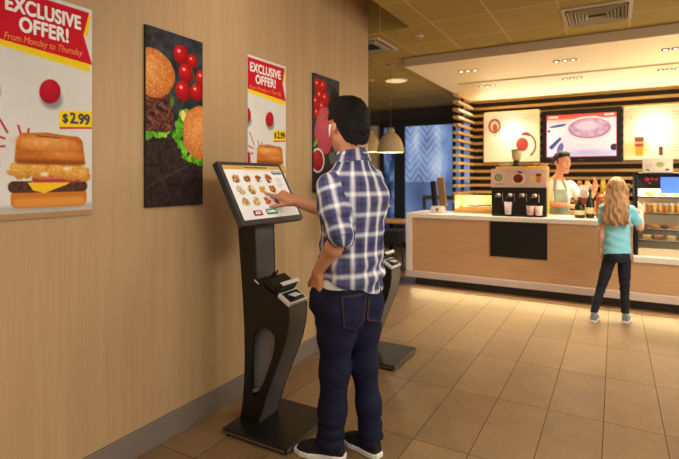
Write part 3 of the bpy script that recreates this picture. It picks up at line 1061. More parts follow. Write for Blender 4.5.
def offer_poster(y0, label, tc=.45, tw=1.0):
    W, H, zt = 0.418, 0.93, 2.165 if y0 < 2 else 2.205
    t = empty('offer_poster', (-2.09, y0 + W / 2, zt - H), label, 'poster', 'exclusive offer posters')
    MB().box(-2.09, y0, zt - H, -2.074, y0 + W, zt).build('panel', PAN, t, bevel=0.0015)
    A = Art(W, H, 150, (226, 223, 219))
    A.grain(np.ones_like(A.X), .02, 9, 2)
    # yellow shadow band, red banner with a swallow tail
    A.poly([(-.02, .205), (W * .97, .245), (W * .975, .285), (-.02, .245)], (250, 214, 30))
    A.poly([(W * .9, .03), (W * .985, .032), (W * .945, .13), (W * .9, .13)], (250, 214, 30))
    A.poly([(-.02, .018), (W * .965, .018), (W * .90, .125), (W, .25), (-.02, .222)], (208, 22, 42))
    # red balls with soft shadow
    for cx, cy, r in ((W * .55, .40, .047), (-.015, .40, .05), (-.02, .68, .05), (W * .8, .56, .0)):
        if r:
            A.ell(cx + .006, cy + .03, r * .95, r * .9, (120, 116, 116), soft=.02, a=.75)
            A.ell(cx, cy, r * .92, r * 1.12, (206, 26, 44), ang=20, col2=(172, 12, 30))
    # burst of red strokes
    for (xa, ya, xb, yb) in ((.02, .505, .065, .585), (.105, .555, .115, .59), (.145, .565, .138, .595), (-.01, .59, .055, .61), (.02, .645, .055, .64)):
        A.line(xa, ya, xb, yb, .008, (206, 34, 46))
    # table edge and the sandwich
    A.rect(-.1, H - .05, W + .1, H - .018, (206, 196, 184))
    A.rect(-.1, H - .024, W + .1, H + .1, (178, 138, 98))
    burger_sandwich(A, W * .16, .575, W * .80, .315)
    # price flag
    A.poly([(W * .64, .475), (W * .995, .462), (W * 1.0, .535), (W * .64, .548)], (252, 214, 30))
    A.poly([(W * .64, .546), (W * 1.0, .533), (W * .99, .541), (W * .65, .554)], (204, 40, 40))
    A.build('printed_picture', PAPER, t, (-2.0735, y0, zt), (0, 1, 0), (0, 0, -1), W, H)
    R, U = (0, 1, 0), (0, 0, 1)
    L = MB()
    px = -2.0728
    L.text('EXCLUSIVE', .082, (px, y0 + W * tc, zt - .078), R, U, bold=.0030, sx=.81 * tw, space=1.04)
    L.text('OFFER!', .082, (px, y0 + W * tc, zt - .150), R, U, bold=.0030, sx=.84 * tw, space=1.04)
    L.build('white_headline', mat('print_white', (244, 242, 240), 0.4), t)
    L = MB().text('From Monday to Thursday', .040, (px, y0 + W * tc, zt - .208), R, U, bold=.0004, shear=.25, sx=.80 * tw)
    L.build('orange_line', mat('print_orange', (246, 132, 44), 0.4), t)
    L = MB().text('2.99', .064, (px, y0 + W * .865, zt - .504), R, U, bold=.0026, sx=.84).text('$', .050, (px, y0 + W * .705, zt - .507), R, U, bold=.0022, sx=.9)
    L.build('price', mat('print_black', (24, 22, 22), 0.4), t)
    return t

def bun(A, cx, cy, rx, ry, seed, ang=0):
    A.ell(cx, cy, rx, ry, (238, 160, 88), ang=ang, wob=.04, seed=seed, col2=(186, 98, 36), lit=(-.15, -.1))
    A.grain(A.emask(cx, cy, rx, ry, ang), .12, 90, seed)
    A.seeds(cx, cy, rx, ry, 190, .0026, (244, 206, 150), seed)

def lettuce(A, pts, r, seed):
    rs = np.random.RandomState(seed)
    for i in range(len(pts) - 1):
        for k in range(9):
            t = k / 9
            x = pts[i][0] * (1 - t) + pts[i + 1][0] * t + rs.randn() * r * .3
            y = pts[i][1] * (1 - t) + pts[i + 1][1] * t + rs.randn() * r * .3
            g = rs.rand()
            A.ell(x, y, r * (.5 + .4 * rs.rand()), r * (.4 + .4 * rs.rand()), (58 + 90 * g, 136 + 74 * g, 20 + 34 * g), ang=rs.rand() * 180, wob=.25, seed=int(rs.rand() * 99))

def tomato(A, cx, cy, r, seed):
    A.ell(cx, cy, r, r * 1.02, (226, 26, 26), col2=(134, 6, 12), lit=(-.3, -.35))
    A.ell(cx - r * .3, cy - r * .35, r * .2, r * .15, (250, 200, 190), soft=r * .15)

def slate_burger_poster():
    W, H, y0, zt = .392, .935, 1.657, 2.183
    t = empty('burger_poster', (-2.09, y0 + W / 2, zt - H), 'dark slate poster of two sesame burgers and cherry tomatoes', 'poster')
    MB().box(-2.09, y0, zt - H, -2.074, y0 + W, zt).build('panel', PAND, t, bevel=0.0015)
    A = Art(W, H, 170, (50, 51, 57))
    A.grain(np.ones_like(A.X), .35, 22, 5)
    A.grain(np.ones_like(A.X), .16, 150, 6)
    A.ell(W * .3, H * .86, W * .8, H * .3, (52, 34, 28), soft=.12, a=.75)
    A.grain((A.Y > H * .6).astype(float), .35, 60, 15)
    A.line(0, H * .89, W * .95, H * .72, .005, (96, 84, 78), a=.6)
    A.line(W * .55, H * .66, W, H * .9, .004, (30, 24, 24), a=.7)
    # open burger, upper left
    lettuce(A, [(-.01, H * .605), (W * .2, H * .60), (W * .37, H * .56)], .028, 3)
    A.rect(-.2, H * .36, W * .45, H * .58, (92, 52, 42), r=.06)
    m = A.emask(W * .1, H * .47, W * .36, H * .12)
    A.grain(m, .65, 110, 21)
    for k in range(26):
        A.ell(W * .42 * ((k * .618) % 1), H * (.40 + .155 * ((k * .37) % 1)), .014, .006, ((150, 92, 74), (40, 20, 18))[k % 2], ang=k * 31, soft=.006, a=.7)
    A.ell(W * .43, H * .40, .012, .03, (70, 130, 30), wob=.3)
    bun(A, W * .12, H * .255, W * .35, H * .135, 31)
    # vine tomatoes
    for k, (cx, cy, r) in enumerate(((.59, .115, .135), (.80, .135, .10), (.98, .225, .12), (.68, .215, .135), (.88, .315, .125), (.63, .325, .14))):
        tomato(A, W * cx, H * cy, W * r, k)
    A.line(W * .78, H * .17, W * .86, H * .27, .006, (70, 96, 36)); A.line(W * .86, H * .26, W * .78, H * .29, .005, (80, 110, 40))
    # second burger, right edge
    lettuce(A, [(W * .64, H * .45), (W * .555, H * .53), (W * .55, H * .62), (W * .66, H * .71), (W * .97, H * .755)], .028, 8)
    A.ell(W * .63, H * .47, .016, .034, (244, 214, 130), wob=.2)
    bun(A, W * .95, H * .56, W * .33, H * .165, 44, ang=0)
    A.build('printed_picture', PAPER, t, (-2.0735, y0, zt), (0, 1, 0), (0, 0, -1), W, H)

def meat_poster():
    W, H, y0, zt = .41, .95, 3.237, 2.235
    t = empty('meat_poster', (-2.09, y0 + W / 2, zt - H), 'dark poster of tomatoes and raw pink meat half behind the man', 'poster')
    MB().box(-2.09, y0, zt - H, -2.074, y0 + W, zt).build('panel', PAND, t, bevel=0.0015)
    A = Art(W, H, 130, (58, 57, 60))
    A.grain(np.ones_like(A.X), .22, 24, 9)
    A.ell(W * .5, H * .95, W * .9, H * .35, (44, 28, 24), soft=.12, a=.8)
    for k, (cx, cy, r) in enumerate(((.16, .10, .15), (.36, .10, .14), (.24, .19, .15), (.44, .2, .15), (.10, .25, .15), (.32, .28, .14), (.13, .34, .13))):
        tomato(A, W * cx, H * cy, W * r, k)
    A.ell(W * .80, H * .17, W * .2, H * .09, (40, 22, 28), wob=.1, col2=(22, 10, 16))
    A.ell(W * .66, H * .25, W * .08, H * .05, (150, 142, 128))
    A.ell(W * .42, H * .47, W * .37, H * .20, (206, 92, 104), ang=8, wob=.06, seed=3, col2=(178, 62, 78))
    A.grain(A.emask(W * .42, H * .47, W * .37, H * .2), .14, 90, 17)
    lettuce(A, [(W * .03, H * .60), (W * .10, H * .56)], .018, 4)
    A.ell(W * .15, H * .73, W * .25, H * .105, (222, 216, 208))
    A.ell(W * .15, H * .73, W * .205, H * .088, (188, 30, 30), col2=(140, 14, 18))
    A.grain(A.emask(W * .15, H * .73, W * .2, H * .086), .3, 90, 23)
    A.ell(W * .72, H * .70, W * .14, H * .06, (92, 88, 80), wob=.2)
    A.build('printed_picture', PAPER, t, (-2.0735, y0, zt), (0, 1, 0), (0, 0, -1), W, H)

offer_poster(.947, 'exclusive offer poster cut by the picture edge, whole sandwich showing', .50, .92)
slate_burger_poster()
offer_poster(2.444, 'exclusive offer poster above the near kiosk screen, between the two food posters')
meat_poster()

# ================================================================== counter
WHITE = mat('white_stone', (238, 226, 214), 0.35, noise=0.02)
OAK = mat('oak_front', (208, 162, 116), 0.45, noise=0.16, nscale=5, stretch=(0.7, 4, 7))
PLI = mat('plinth_stone_dimmed', (212, 192, 180), 0.4, noise=0.03)  # the worktop's white stone, darkened for the weaker light near the floor
KICK = mat('kick_black', (26, 20, 18), 0.6)
t = empty('service_counter', (-1.1, 6.28, 0), 'long oak and white service counter with black front panel', 'counter')
MB().box(-2.379, 5.95, .885, .165, 6.62, .942).build('worktop', WHITE, t, bevel=.006)
MB().box(-2.379, 5.95, .1955, -2.305, 6.62, .8845).build('side_panel', WHITE, t, bevel=.004)
MB().box(-2.379, 5.95, .115, .165, 6.55, .195).build('base_rail', PLI, t, bevel=.004)
MB().box(-2.305, 5.985, .195, .165, 6.01, .885).build('front_panel', OAK, t)
MB().box(-2.30, 6.09, .004, .165, 6.5, .115).build('kick_board', KICK, t)
LED = mat('led_strip_glow', (255, 222, 160), 0.4, emit=2.0)
MB().box(-2.30, 5.995, .1135, .16, 6.01, .1155).build('led_strip', LED, t)
bp = MB().box(-1.307, 5.968, .462, -.671, 5.985, .883).build('black_panel', mat('panel_black', (24, 22, 22), 0.35), t, bevel=.002)
bp['label'] = 'black rectangular panel on the oak front'
MB().box(-2.305, 6.56, .205, .165, 6.58, .885).build('back_panel', OAK, t)

t = empty('display_counter', (.9, 6.28, 0), 'lower oak counter with white ledge carrying the glass food case', 'counter')
MB().box(.165, 5.95, .515, 1.7, 6.62, .58).build('worktop', WHITE, t, bevel=.006)
MB().box(.165, 5.95, .115, 1.7, 6.55, .195).build('base_rail', PLI, t, bevel=.004)
MB().box(.165, 5.985, .195, 1.7, 6.01, .515).build('front_panel', OAK, t)
MB().box(.165, 6.09, .004, 1.7, 6.5, .115).build('kick_board', KICK, t)
MB().box(.165, 6.01, .205, .19, 6.58, .515).build('side_panel', OAK, t)

# glass food case
MB().box(.17, 5.995, .1135, 1.68, 6.01, .1155).build('led_strip', LED, t)
t = empty('food_display_case', (.75, 6.35, .58), 'glass pastry case with black frame and lit shelves', 'display case')
CB = mat('case_black', (22, 20, 22), 0.35)
X0, X1, Y0, Y1, ZB, ZT = .178, 1.5, 6.06, 6.58, .581, 1.455
f = MB()
f.box(X0, Y0, ZB, X0 + .036, Y0 + .03, ZT).box(X1 - .036, Y0, ZB, X1, Y0 + .03, ZT).box(X0, Y1 - .03, ZB, X0 + .03, Y1, ZT).box(X1 - .03, Y1 - .03, ZB, X1, Y1, ZT)
f.box(X0, Y0, ZT - .02, X1, Y1, ZT)
f.box(X0, Y0, ZB, X0 + .02, Y1, ZB + .02)
f.build('frame', CB, t, bevel=.003)
MB().box(X0 + .05, 6.34, ZT, X1 - .05, 6.36, ZT + .006).build('added_glow_strip', LED, t)  # glowing strip added to go with the case-top fill light
MB().box(X0 + .036, Y0 + .004, ZB, X1 - .036, Y0 + .03, ZB + .075).build('lower_board', mat('case_cream_board', (232, 206, 168), 0.5), t, bevel=.003)
MB().box(X0 + .036, Y0 + .10, 1.285, X1 - .036, Y0 + .12, ZT - .02).build('header_panel', mat('case_header', (40, 20, 26), 0.4), t)
hd = MB().box(.42, Y0 + .085, 1.235, 1.3, Y0 + .10, 1.41)
hd.build('blue_screen', mat('case_blue_screen', (92, 138, 232), 0.3, emit=.9), t)
dots = MB()
for (x, z, r) in ((.30, 1.385, .022), (.345, 1.39, .016), (.385, 1.385, .016), (.325, 1.345, .012)):
    dots.lathe((x, Y0 + .092, z), [(r * .3, 0), (r, 0.001), (r, .007)], 16, axis='y')
dots.build('red_emblem', mat('case_red_print', (196, 46, 52), 0.4, emit=.25), t)
GL = mat('clear_glass', (255, 255, 255), 0.02, trans=1.0, spec=0.4)
GL.node_tree.nodes['Principled BSDF'].inputs['IOR'].default_value = 1.05
SHF = mat('shelf_steel', (196, 186, 170), 0.25, 0.6)
SL = mat('shelf_lamp', (255, 238, 206), 0.4, emit=3.0)
shelf_z = (1.205, 1.03, .86, .74)
for i, zc in enumerate(shelf_z):
    s_ = MB().box(X0 + .03, Y0 + .06, zc - .008, X1 - .03, Y1 - .03, zc).build('shelf', SHF, t, bevel=.001)
    MB().box(X0 + .04, Y0 + .055, zc - .016, X1 - .04, Y0 + .075, zc - .008).build('shelf_edge', CB, s_)
    MB().box(X0 + .05, Y0 + .085, zc - .013, X1 - .05, Y0 + .105, zc - .0085).build('light_strip', SL, s_)
MB().box(X0 + .04, Y0 + .12, 1.41, X1 - .04, Y0 + .14, 1.42).build('light_strip', SL, t)
MB().box(X0 + .03, Y1 - .03, ZB, X1 - .03, Y1 - .02, ZT - .02).build('back_panel', mat('case_back', (246, 230, 196), 0.5), t)
MB().box(X0 + .036, Y0 + .008, ZB + .075, X1 - .036, Y0 + .013, ZT - .02).build('glass_front', GL, t)
area('case_light', (.7, Y0 + .2, 1.40), (.7, Y0 + .25, 0), .9, .1, 60, (1, .90, .70))

PASTRY = [mat('pastry_gold', (214, 150, 66), 0.6, noise=.25, nscale=30), mat('pastry_brown', (150, 88, 40), 0.6, noise=.25, nscale=30), mat('pastry_cream', (244, 232, 208), 0.5), mat('pastry_pink', (226, 150, 140), 0.5)]
def roll(x, y, z, r, m, label, grp, sq=(1.3, 1, .75)):
    mb = MB()
    mb.sphere((x, y, z + r * sq[2] * .95), r, 16, 12, sq=sq)
    o = mb.build('bread_roll', m, loc=(x, y, z), smooth=True)
    for v in o.data.vertices:
        if v.co.z < 0.002: v.co.z = 0.0005
        v.co.z += 0.002 * math.sin(v.co.x * 160)
        if v.co.z < 0: v.co.z = 0.0005
    tag(o, label, 'bread roll', grp)
    return o
for k in range(4):
    roll(.34 + .115 * k, 6.28, 1.2052, .04, PASTRY[0], ('golden bread roll on the top shelf of the glass case, %s from the black post' % ('first', 'second', 'third', 'fourth')[k]), 'bread rolls in the case')
for k in range(9):
    x = .265 + .052 * k
    t = empty('dessert_jar', (x, 6.22, 1.03), 'orange dessert jar on the second case shelf, %s from the black post' % ('first', 'second', 'third', 'fourth', 'fifth', 'sixth', 'seventh', 'eighth', 'ninth')[k], 'jar', 'dessert jars in the case')
    MB().lathe((x, 6.22, 1.0302), [(.018, 0), (.021, .004), (.022, .075), (.02, .08)], 16).build('jar_body', mat('jar_orange_%d' % (k % 3), ((240, 170, 60), (232, 140, 50), (246, 200, 110))[k % 3], 0.3), t, smooth=True)
    MB().lathe((x, 6.22, 1.1102), [(.022, 0), (.023, .003), (.023, .016), (.02, .02)], 16).build('lid', mat('jar_lid', (246, 232, 200), 0.4), t)
for k in range(5):
    x = .29 + .085 * k
    pts = [(x + .034 * math.cos(a), 6.24 - .03 * math.sin(a), .8602 + .02) for a in np.linspace(.2, math.pi - .2, 9)]
    o = MB().tube(pts, [.006, .012, .017, .02, .021, .02, .017, .012, .006], 12).build('croissant', PASTRY[0 if k % 2 else 1], loc=(x, 6.22, .86), smooth=True)
    tag(o, 'croissant on the third case shelf, %s from the black post' % ('first', 'second', 'third', 'fourth', 'fifth')[k], 'croissant', 'croissants in the case')
for k in range(4):
    x = .30 + .11 * k
    t = empty('cake_slice', (x, 6.22, .74), 'cream cake slice on the lowest case shelf, %s from the black post' % ('first', 'second', 'third', 'fourth')[k], 'cake', 'cake slices in the case')
    tri = [(x - .04, 6.19), (x + .04, 6.19), (x, 6.28)]
    MB().prism(tri, lambda p, d: (p[0], p[1], d), .7402, .775).build('sponge', PASTRY[k % 2], t, bevel=.003)
    MB().prism(tri, lambda p, d: (p[0], p[1], d), .775, .79).build('icing', PASTRY[2 + k % 2], t, bevel=.004)

# sign card on top of the case
t = empty('sign_card', (.39, 6.12, 1.455), 'small white sign card with green plate standing on the glass case', 'sign')
MB().box(.255, 6.115, 1.456, .525, 6.125, 1.605).build('card', mat('card_white', (240, 226, 200), 0.5), t, bevel=.001)
A = Art(.26, .14, 90, (242, 228, 204))
A.ell(.155, .06, .045, .034, (226, 226, 200)); A.ell(.155, .058, .036, .026, (150, 170, 70), wob=.2, seed=4, col2=(196, 196, 120)); A.ell(.15, .05, .012, .01, (206, 180, 90))
for k in range(4):
    A.line(.02, .05 + k * .012, .085 - .01 * (k % 2), .05 + k * .012, .003, (190, 160, 130))
A.ell(.045, .112, .016, .008, (96, 84, 60)); A.ell(.215, .112, .018, .01, (86, 80, 60))
A.build('printed_picture', PAPER, t, (.26, 6.114, 1.60), (1, 0, 0), (0, 0, -1), .26, .14)
MB().box(.30, 6.125, 1.4555, .48, 6.17, 1.462).build('foot', mat('card_foot', (200, 190, 170), 0.4), t)

# ================================================================== drinks machine
YEL = mat('yellow_housing', (236, 194, 40), 0.4)
MBK = mat('machine_black', (24, 22, 22), 0.4)
t = empty('coffee_machine', (-.98, 6.3, .942), 'black coffee machine in a yellow housing on the counter', 'coffee machine')
MB().box(-1.285, 6.16, .9425, -.70, 6.46, 1.54).build('yellow_housing', YEL, t, bevel=.012, seg=3)
b = MB()
b.box(-1.31, 6.06, .9425, -.69, 6.16, 1.285)
b.build('body', MBK, t, bevel=.006)
MB().box(-1.29, 6.02, .9425, -.71, 6.06, .965).build('drip_tray', mat('tray_steel', (60, 58, 56), 0.3, 0.7), t, bevel=.003)
MB().box(-1.315, 6.05, 1.287, -.685, 6.16, 1.51).build('sign_box', mat('sign_box', (214, 176, 160), 0.5), t, bevel=.004)
A = Art(.62, .215, 170, (216, 178, 160))
A.grain(np.ones_like(A.X), .03, 6, 4)
A.ell(.085, .10, .055, .052, (236, 214, 190)); A.ell(.085, .10, .046, .044, (90, 110, 60)); A.ell(.085, .10, .028, .028, (196, 190, 120)); A.ell(.085, .1, .014, .014, (90, 100, 50))
A.ell(.315, .115, .075, .068, (238, 206, 186)); A.ell(.31, .112, .056, .052, (150, 54, 44), col2=(112, 36, 32)); A.ell(.33, .04, .03, .012, (90, 40, 36), ang=10)
A.poly([(.505, .055), (.565, .055), (.557, .16), (.513, .16)], (206, 120, 40)); A.rect(.508, .06, .562, .085, (110, 50, 40)); A.ell(.46, .11, .02, .03, (232, 196, 60)); A.ell(.59, .08, .016, .02, (232, 206, 70))
A.rect(.16, .02, .22, .03, (190, 150, 130)); A.rect(.04, .175, .14, .184, (170, 130, 110))
A.build('printed_picture', PAPER, t, (-1.31, 6.0485, 1.507), (1, 0, 0), (0, 0, -1), .62, .215)
ST = mat('steel', (190, 180, 166), 0.25, 0.9)
for k in range(4):
    x = -1.22 + k * .135
    g_ = MB().lathe((x, 6.03, 1.17), [(.024, 0), (.032, .01), (.032, .04), (.02, .05)], 16).build('group_head', ST, t, smooth=True)
    MB().tube([(x, 6.03, 1.185), (x - .02, 5.99, 1.18), (x - .035, 5.965, 1.165)], [.008, .009, .007], 8).build('handle', mat('grip_brown', (84, 54, 30), 0.5), g_, smooth=True)
    MB().tube([(x + .04, 6.055, 1.22), (x + .045, 6.03, 1.21), (x + .05, 6.02, 1.12)], .005, 8).build('steam_pipe', ST, t, smooth=True)
def cup(x, y, z, label, col, r=.032, h=.085, grp='cups on the coffee machine'):
    o = MB().lathe((x, y, z), [(r * .72, 0.0005), (r * .78, .003), (r, h), (r * .92, h), (r * .70, .008)], 20).build('paper_cup', mat('cup_%d_%d_%d' % col, col, 0.5), loc=(x, y, z), smooth=True)
    tag(o, label, 'cup', grp)
cup(-1.11, 6.03, .9655, 'tall white cup on the drip tray under the machine spouts', (236, 214, 204), .045, .15)
cup(-.86, 6.03, .9655, 'short pink cup on the drip tray right of the white cup', (226, 178, 166), .048, .11)
cup(-.77, 6.03, .9655, 'short white cup at the right end of the drip tray', (238, 206, 196), .045, .11)

# grinder and bowls on top of the machine
gx = -1.06
t = empty('coffee_grinder', (gx, 6.3, 1.54), 'coffee grinder with a glass hopper standing on the yellow housing', 'grinder')
MB().lathe((gx, 6.3, 1.5405), [(.06, 0), (.06, .016), (.04, .03), (.03, .055), (.04, .075)], 24).build('base', MBK, t, smooth=True)
MB().lathe((gx, 6.3, 1.615), [(.032, 0), (.05, .025), (.062, .125), (.057, .125), (.045, .03), (.028, .006)], 24).build('hopper', mat('hopper_amber', (226, 200, 150), 0.2, alpha=.85), t, smooth=True)
MB().lathe((gx, 6.3, 1.74), [(.064, 0), (.064, .008), (.04, .013), (.01, .016)], 24).build('lid', mat('lid_dark', (60, 50, 40), 0.4), t, smooth=True)
def bowl(x, y, z, r, col, label, m=0.0):
    o = MB().lathe((x, y, z), [(r * .5, 0.0005), (r * .85, r * .25), (r, r * .62), (r * .93, r * .62), (r * .78, r * .3), (r * .3, r * .12)], 24).build('serving_bowl', mat('bowl_%d_%d_%d' % col, col, 0.35, m), loc=(x, y, z), smooth=True)
    tag(o, label, 'bowl', 'bowls on the coffee machine')
bowl(-1.20, 6.32, 1.54, .075, (228, 206, 168), 'cream bowl on the yellow housing left of the grinder')
bowl(-.885, 6.30, 1.54, .062, (176, 124, 78), 'brown bowl on the yellow housing right of the grinder')
bowl(-.76, 6.38, 1.54, .055, (222, 178, 112), 'pale gold bowl at the housing corner beside the barista')

# ================================================================== other things on the counter
t = empty('card_terminal', (-2.04, 6.25, .942), 'white counter stand holding two dark upright screens', 'terminal')
MB().prism([(-2.13, .9425), (-1.95, .9425), (-1.975, 1.03), (-2.11, 1.03)], lambda p, d: (p[0], d, p[1]), 6.17, 6.33).build('stand', mat('stand_white', (232, 220, 208), 0.4), t, bevel=.006)
MB().obox((-2.09, 6.22, 1.19), (1, 0, .06), (0, 1, .1), (-.06, -.1, 1), .022, .05, .17).build('screen', mat('screen_black', (20, 20, 24), 0.25), t, bevel=.004)
MB().obox((-1.995, 6.26, 1.22), (1, 0, .1), (0, 1, .1), (-.1, -.1, 1), .045, .02, .19).build('tablet_back', mat('tablet_bronze', (150, 116, 70), 0.4, 0.3), t, bevel=.004)
MB().lathe((-2.03, 6.165, .985), [(.012, 0), (.02, .002), (.02, .012)], 16, axis='y').build('key', mat('key_brown', (120, 90, 50), 0.4), t)

t = empty('wooden_tray', (-1.58, 6.45, .942), 'pale wooden tray box between terminal and coffee machine', 'tray')
TW = mat('tray_oak', (226, 184, 112), 0.5, noise=.1, nscale=8, stretch=(1, 6, 8))
b = MB()
b.box(-1.86, 6.36, .9425, -1.36, 6.60, .957).box(-1.86, 6.36, .957, -1.84, 6.60, 1.17).box(-1.38, 6.36, .957, -1.36, 6.60, 1.17).box(-1.84, 6.58, .957, -1.38, 6.60, 1.17).box(-1.84, 6.36, .957, -1.38, 6.375, 1.0)
b.build('box', TW, t, bevel=.003)
MB().box(-1.80, 6.46, .957, -1.42, 6.475, .963).build('added_glow_strip', LED, t)  # strip added as a visible source for the tray fill
MB().tube([(-1.70, 6.40, 1.05), (-1.60, 6.39, 1.03), (-1.45, 6.39, 1.05), (-1.385, 6.42, 1.04)], .012, 10).build('bar', mat('bar_dark', (40, 32, 26), 0.4), t, smooth=True)

BG = mat('bottle_green', (22, 30, 16), 0.12, coat=.5)
LB = mat('label_cream', (230, 206, 150), 0.5)
def bottle(x, y, h, label, m=BG, r=.036, lab=True, grp='bottles beside the barista', z=.942, nm='bottle'):
    t = empty(nm, (x, y, z), label, 'bottle', grp)
    MB().lathe((x, y, z + .0005), [(r * .9, 0), (r, .006), (r, h * .55), (r * .85, h * .66), (r * .36, h * .78), (r * .34, h * .96), (r * .42, h * .965), (r * .42, h)], 20).build('glass_body', m, t, smooth=True)
    if lab:
        MB().lathe((x, y, z + h * .16), [(r * .9, 0), (r * 1.02, .0005), (r * 1.02, h * .22), (r * .9, h * .2205)], 20).build('paper_label', LB, t, smooth=True)
    MB().lathe((x, y, z + h * .93), [(r * .44, 0), (r * .44, h * .08), (r * .3, h * .085)], 14).build('cap', mat('bottle_cap', (40, 32, 28), 0.4), t)
bottle(-.352, 6.20, .235, 'short dark bottle in front of the barista arm', r=.055)
bottle(-.246, 6.22, .325, 'tall dark green bottle right of the short bottle', r=.045)
t = empty('milk_carton', (-.315, 6.36, .942), 'white drinks carton behind the two dark bottles', 'carton')
MB().box(-.36, 6.32, .9425, -.27, 6.40, 1.26).build('carton_body', mat('carton_white', (240, 222, 206), 0.5), t, bevel=.004)
MB().prism([(6.32, 1.26), (6.40, 1.26), (6.365, 1.315), (6.355, 1.315)], lambda p, d: (d, p[0], p[1]), -.36, -.27).build('gable_top', mat('carton_white', (240, 222, 206)), t)
MB().box(-.345, 6.3185, 1.10, -.285, 6.3195, 1.17).build('label_print', mat('carton_red', (190, 70, 60), 0.5), t)
t = empty('copper_canister', (-.112, 6.22, .942), 'copper coloured canister on the counter beside the girl', 'canister')
MB().lathe((-.112, 6.22, .9425), [(.07, 0), (.075, .01), (.078, .2), (.07, .225)], 24).build('canister_body', mat('copper', (216, 122, 74), 0.3, 0.5), t, smooth=True)
MB().lathe((-.112, 6.22, 1.1675), [(.074, 0), (.074, .02), (.03, .045), (.012, .05), (.016, .07), (.008, .08)], 24).build('lid', mat('copper', (216, 122, 74)), t, smooth=True)
t = empty('order_pad', (-.52, 6.16, .942), 'small order pad lying on the counter before the barista', 'pad')
MB().box(-.57, 6.12, .9425, -.47, 6.2, .953).build('pages', mat('pad_paper', (240, 232, 220), 0.6), t, bevel=.001)

# ================================================================== back counter and its stock
t = empty('back_counter', (-.2, 8.15, 0), 'low wooden back counter under the television and menu boards', 'counter')
MB().box(-1.9, 7.9, .86, 3.2, 8.38, .90).build('worktop', mat('back_top', (196, 156, 104), 0.4, noise=.1, nscale=6), t, bevel=.004)
MB().box(-1.9, 7.95, 0, 3.2, 8.36, .86).build('cabinet', mat('back_cabinet', (128, 88, 54), 0.5, noise=.12, nscale=5), t)
t = empty('wall_shelf', (-.05, 8.25, 1.15), 'brown wall shelf of jars behind the barista', 'shelf')
MB().box(-.55, 8.12, 1.14, .75, 8.40, 1.165).build('board', mat('shelf_brown', (150, 104, 60), 0.5), t, bevel=.003)
for x in (-.53, .1, .73):
    MB().box(x - .012, 8.14, .9005, x + .012, 8.39, 1.14).build('upright', mat('shelf_brown', (150, 104, 60)), t)
cols = [(196, 96, 52), (232, 196, 120), (120, 70, 40), (206, 178, 60), (226, 214, 196), (150, 44, 40), (92, 96, 60), (214, 132, 60)]
ords = ('first', 'second', 'third', 'fourth', 'fifth', 'sixth', 'seventh', 'eighth', 'ninth', 'tenth', 'eleventh', 'twelfth')
rs = random.Random(5)
def stock_jar(x, y, z, h, r, col, label, grp):
    t = empty('storage_jar', (x, y, z), label, 'jar', grp)
    MB().lathe((x, y, z + .0005), [(r * .85, 0), (r, .006), (r, h * .8), (r * .8, h * .86)], 16).build('jar_body', mat('stock_%d_%d_%d' % col, col, 0.35), t, smooth=True)
    MB().lathe((x, y, z + h * .86), [(r * .84, 0), (r * .84, h * .12), (r * .6, h * .14)], 16).build('lid', mat('stock_lid', (210, 178, 120), 0.35, 0.4), t)
for k in range(11):
    stock_jar(-.47 + k * .105, 8.24, 1.165, .15 + .07 * rs.random(), .036, cols[k % 8], 'storage jar on the brown wall shelf, %s from its barista end' % ords[k], 'jars on the wall shelf')
for k in range(11):
    if k == 6:
        continue
    stock_jar(-.47 + k * .105, 8.12, .90, .13 + .08 * rs.random(), .038, cols[(k * 3 + 1) % 8], 'storage jar on the back counter under the wall shelf, %s place from the barista end' % ords[k], 'jars on the back counter')

# ================================================================== television and menu boards
t = empty('television', (-.46, 8.40, 1.65), 'wall television showing a coffee cup, between two menu boards', 'television')
MB().box(-1.013, 8.30, 1.645, .092, 8.402, 2.465).build('bezel', mat('tv_black', (20, 18, 18), 0.3), t, bevel=.008)
A = Art(.965, .66, 190, (236, 226, 240))
A.rect(-.1, .0, 1.1, .075, (222, 84, 58))
A.ell(.3, .09, .5, .03, (240, 130, 100), soft=.05, a=.5)
A.rect(.03, .022, .17, .052, (246, 206, 196)); A.rect(.80, .018, .93, .046, (248, 214, 204))
A.ell(.2, .62, .35, .16, (196, 204, 236), soft=.1, a=.9)
A.ell(.86, .46, .18, .22, (190, 200, 236), soft=.12, a=.9)
A.poly([(.03, .5), (.2, .34), (.22, .38), (.08, .54)], (60, 74, 120)); A.ell(.18, .17, .14, .022, (70, 90, 150), ang=-8); A.ell(.04, .25, .02, .02, (50, 50, 90)); A.ell(.2, .52, .04, .09, (96, 100, 160), ang=20)
A.ell(.60, .36, .38, .30, (240, 212, 224)); A.ell(.60, .25, .36, .205, (250, 228, 236)); A.ell(.60, .235, .335, .185, (240, 208, 222))
A.ell(.60, .225, .285, .155, (158, 116, 146)); A.ell(.60, .22, .262, .138, (188, 158, 186), wob=.06, seed=6)
A.grain(A.emask(.60, .22, .26, .138), .14, 16, 31); A.ell(.58, .19, .14, .07, (212, 192, 214), wob=.15, seed=9, soft=.03)
A.ell(.60, .60, .3, .05, (176, 178, 220), soft=.06)
A.ell(.93, .52, .05, .05, (36, 40, 60)); pass
for (x0, y0, x1, y1) in ((0, 0, .965, .012), (0, .648, .965, .66), (0, 0, .010, .66), (.955, 0, .965, .66)):
    A.rect(x0, y0, x1, y1, (196, 60, 84))
A.build('screen', attr_mat('lit_tv', 'art', 0.3, emit=.62), t, (-.943, 8.298, 2.385), (1, 0, 0), (0, 0, -1), .965, .66)
MB().box(-.50, 8.297, 1.675, -.42, 8.299, 1.69).build('brand_plate', mat('plate_grey', (90, 86, 84), 0.3), t)

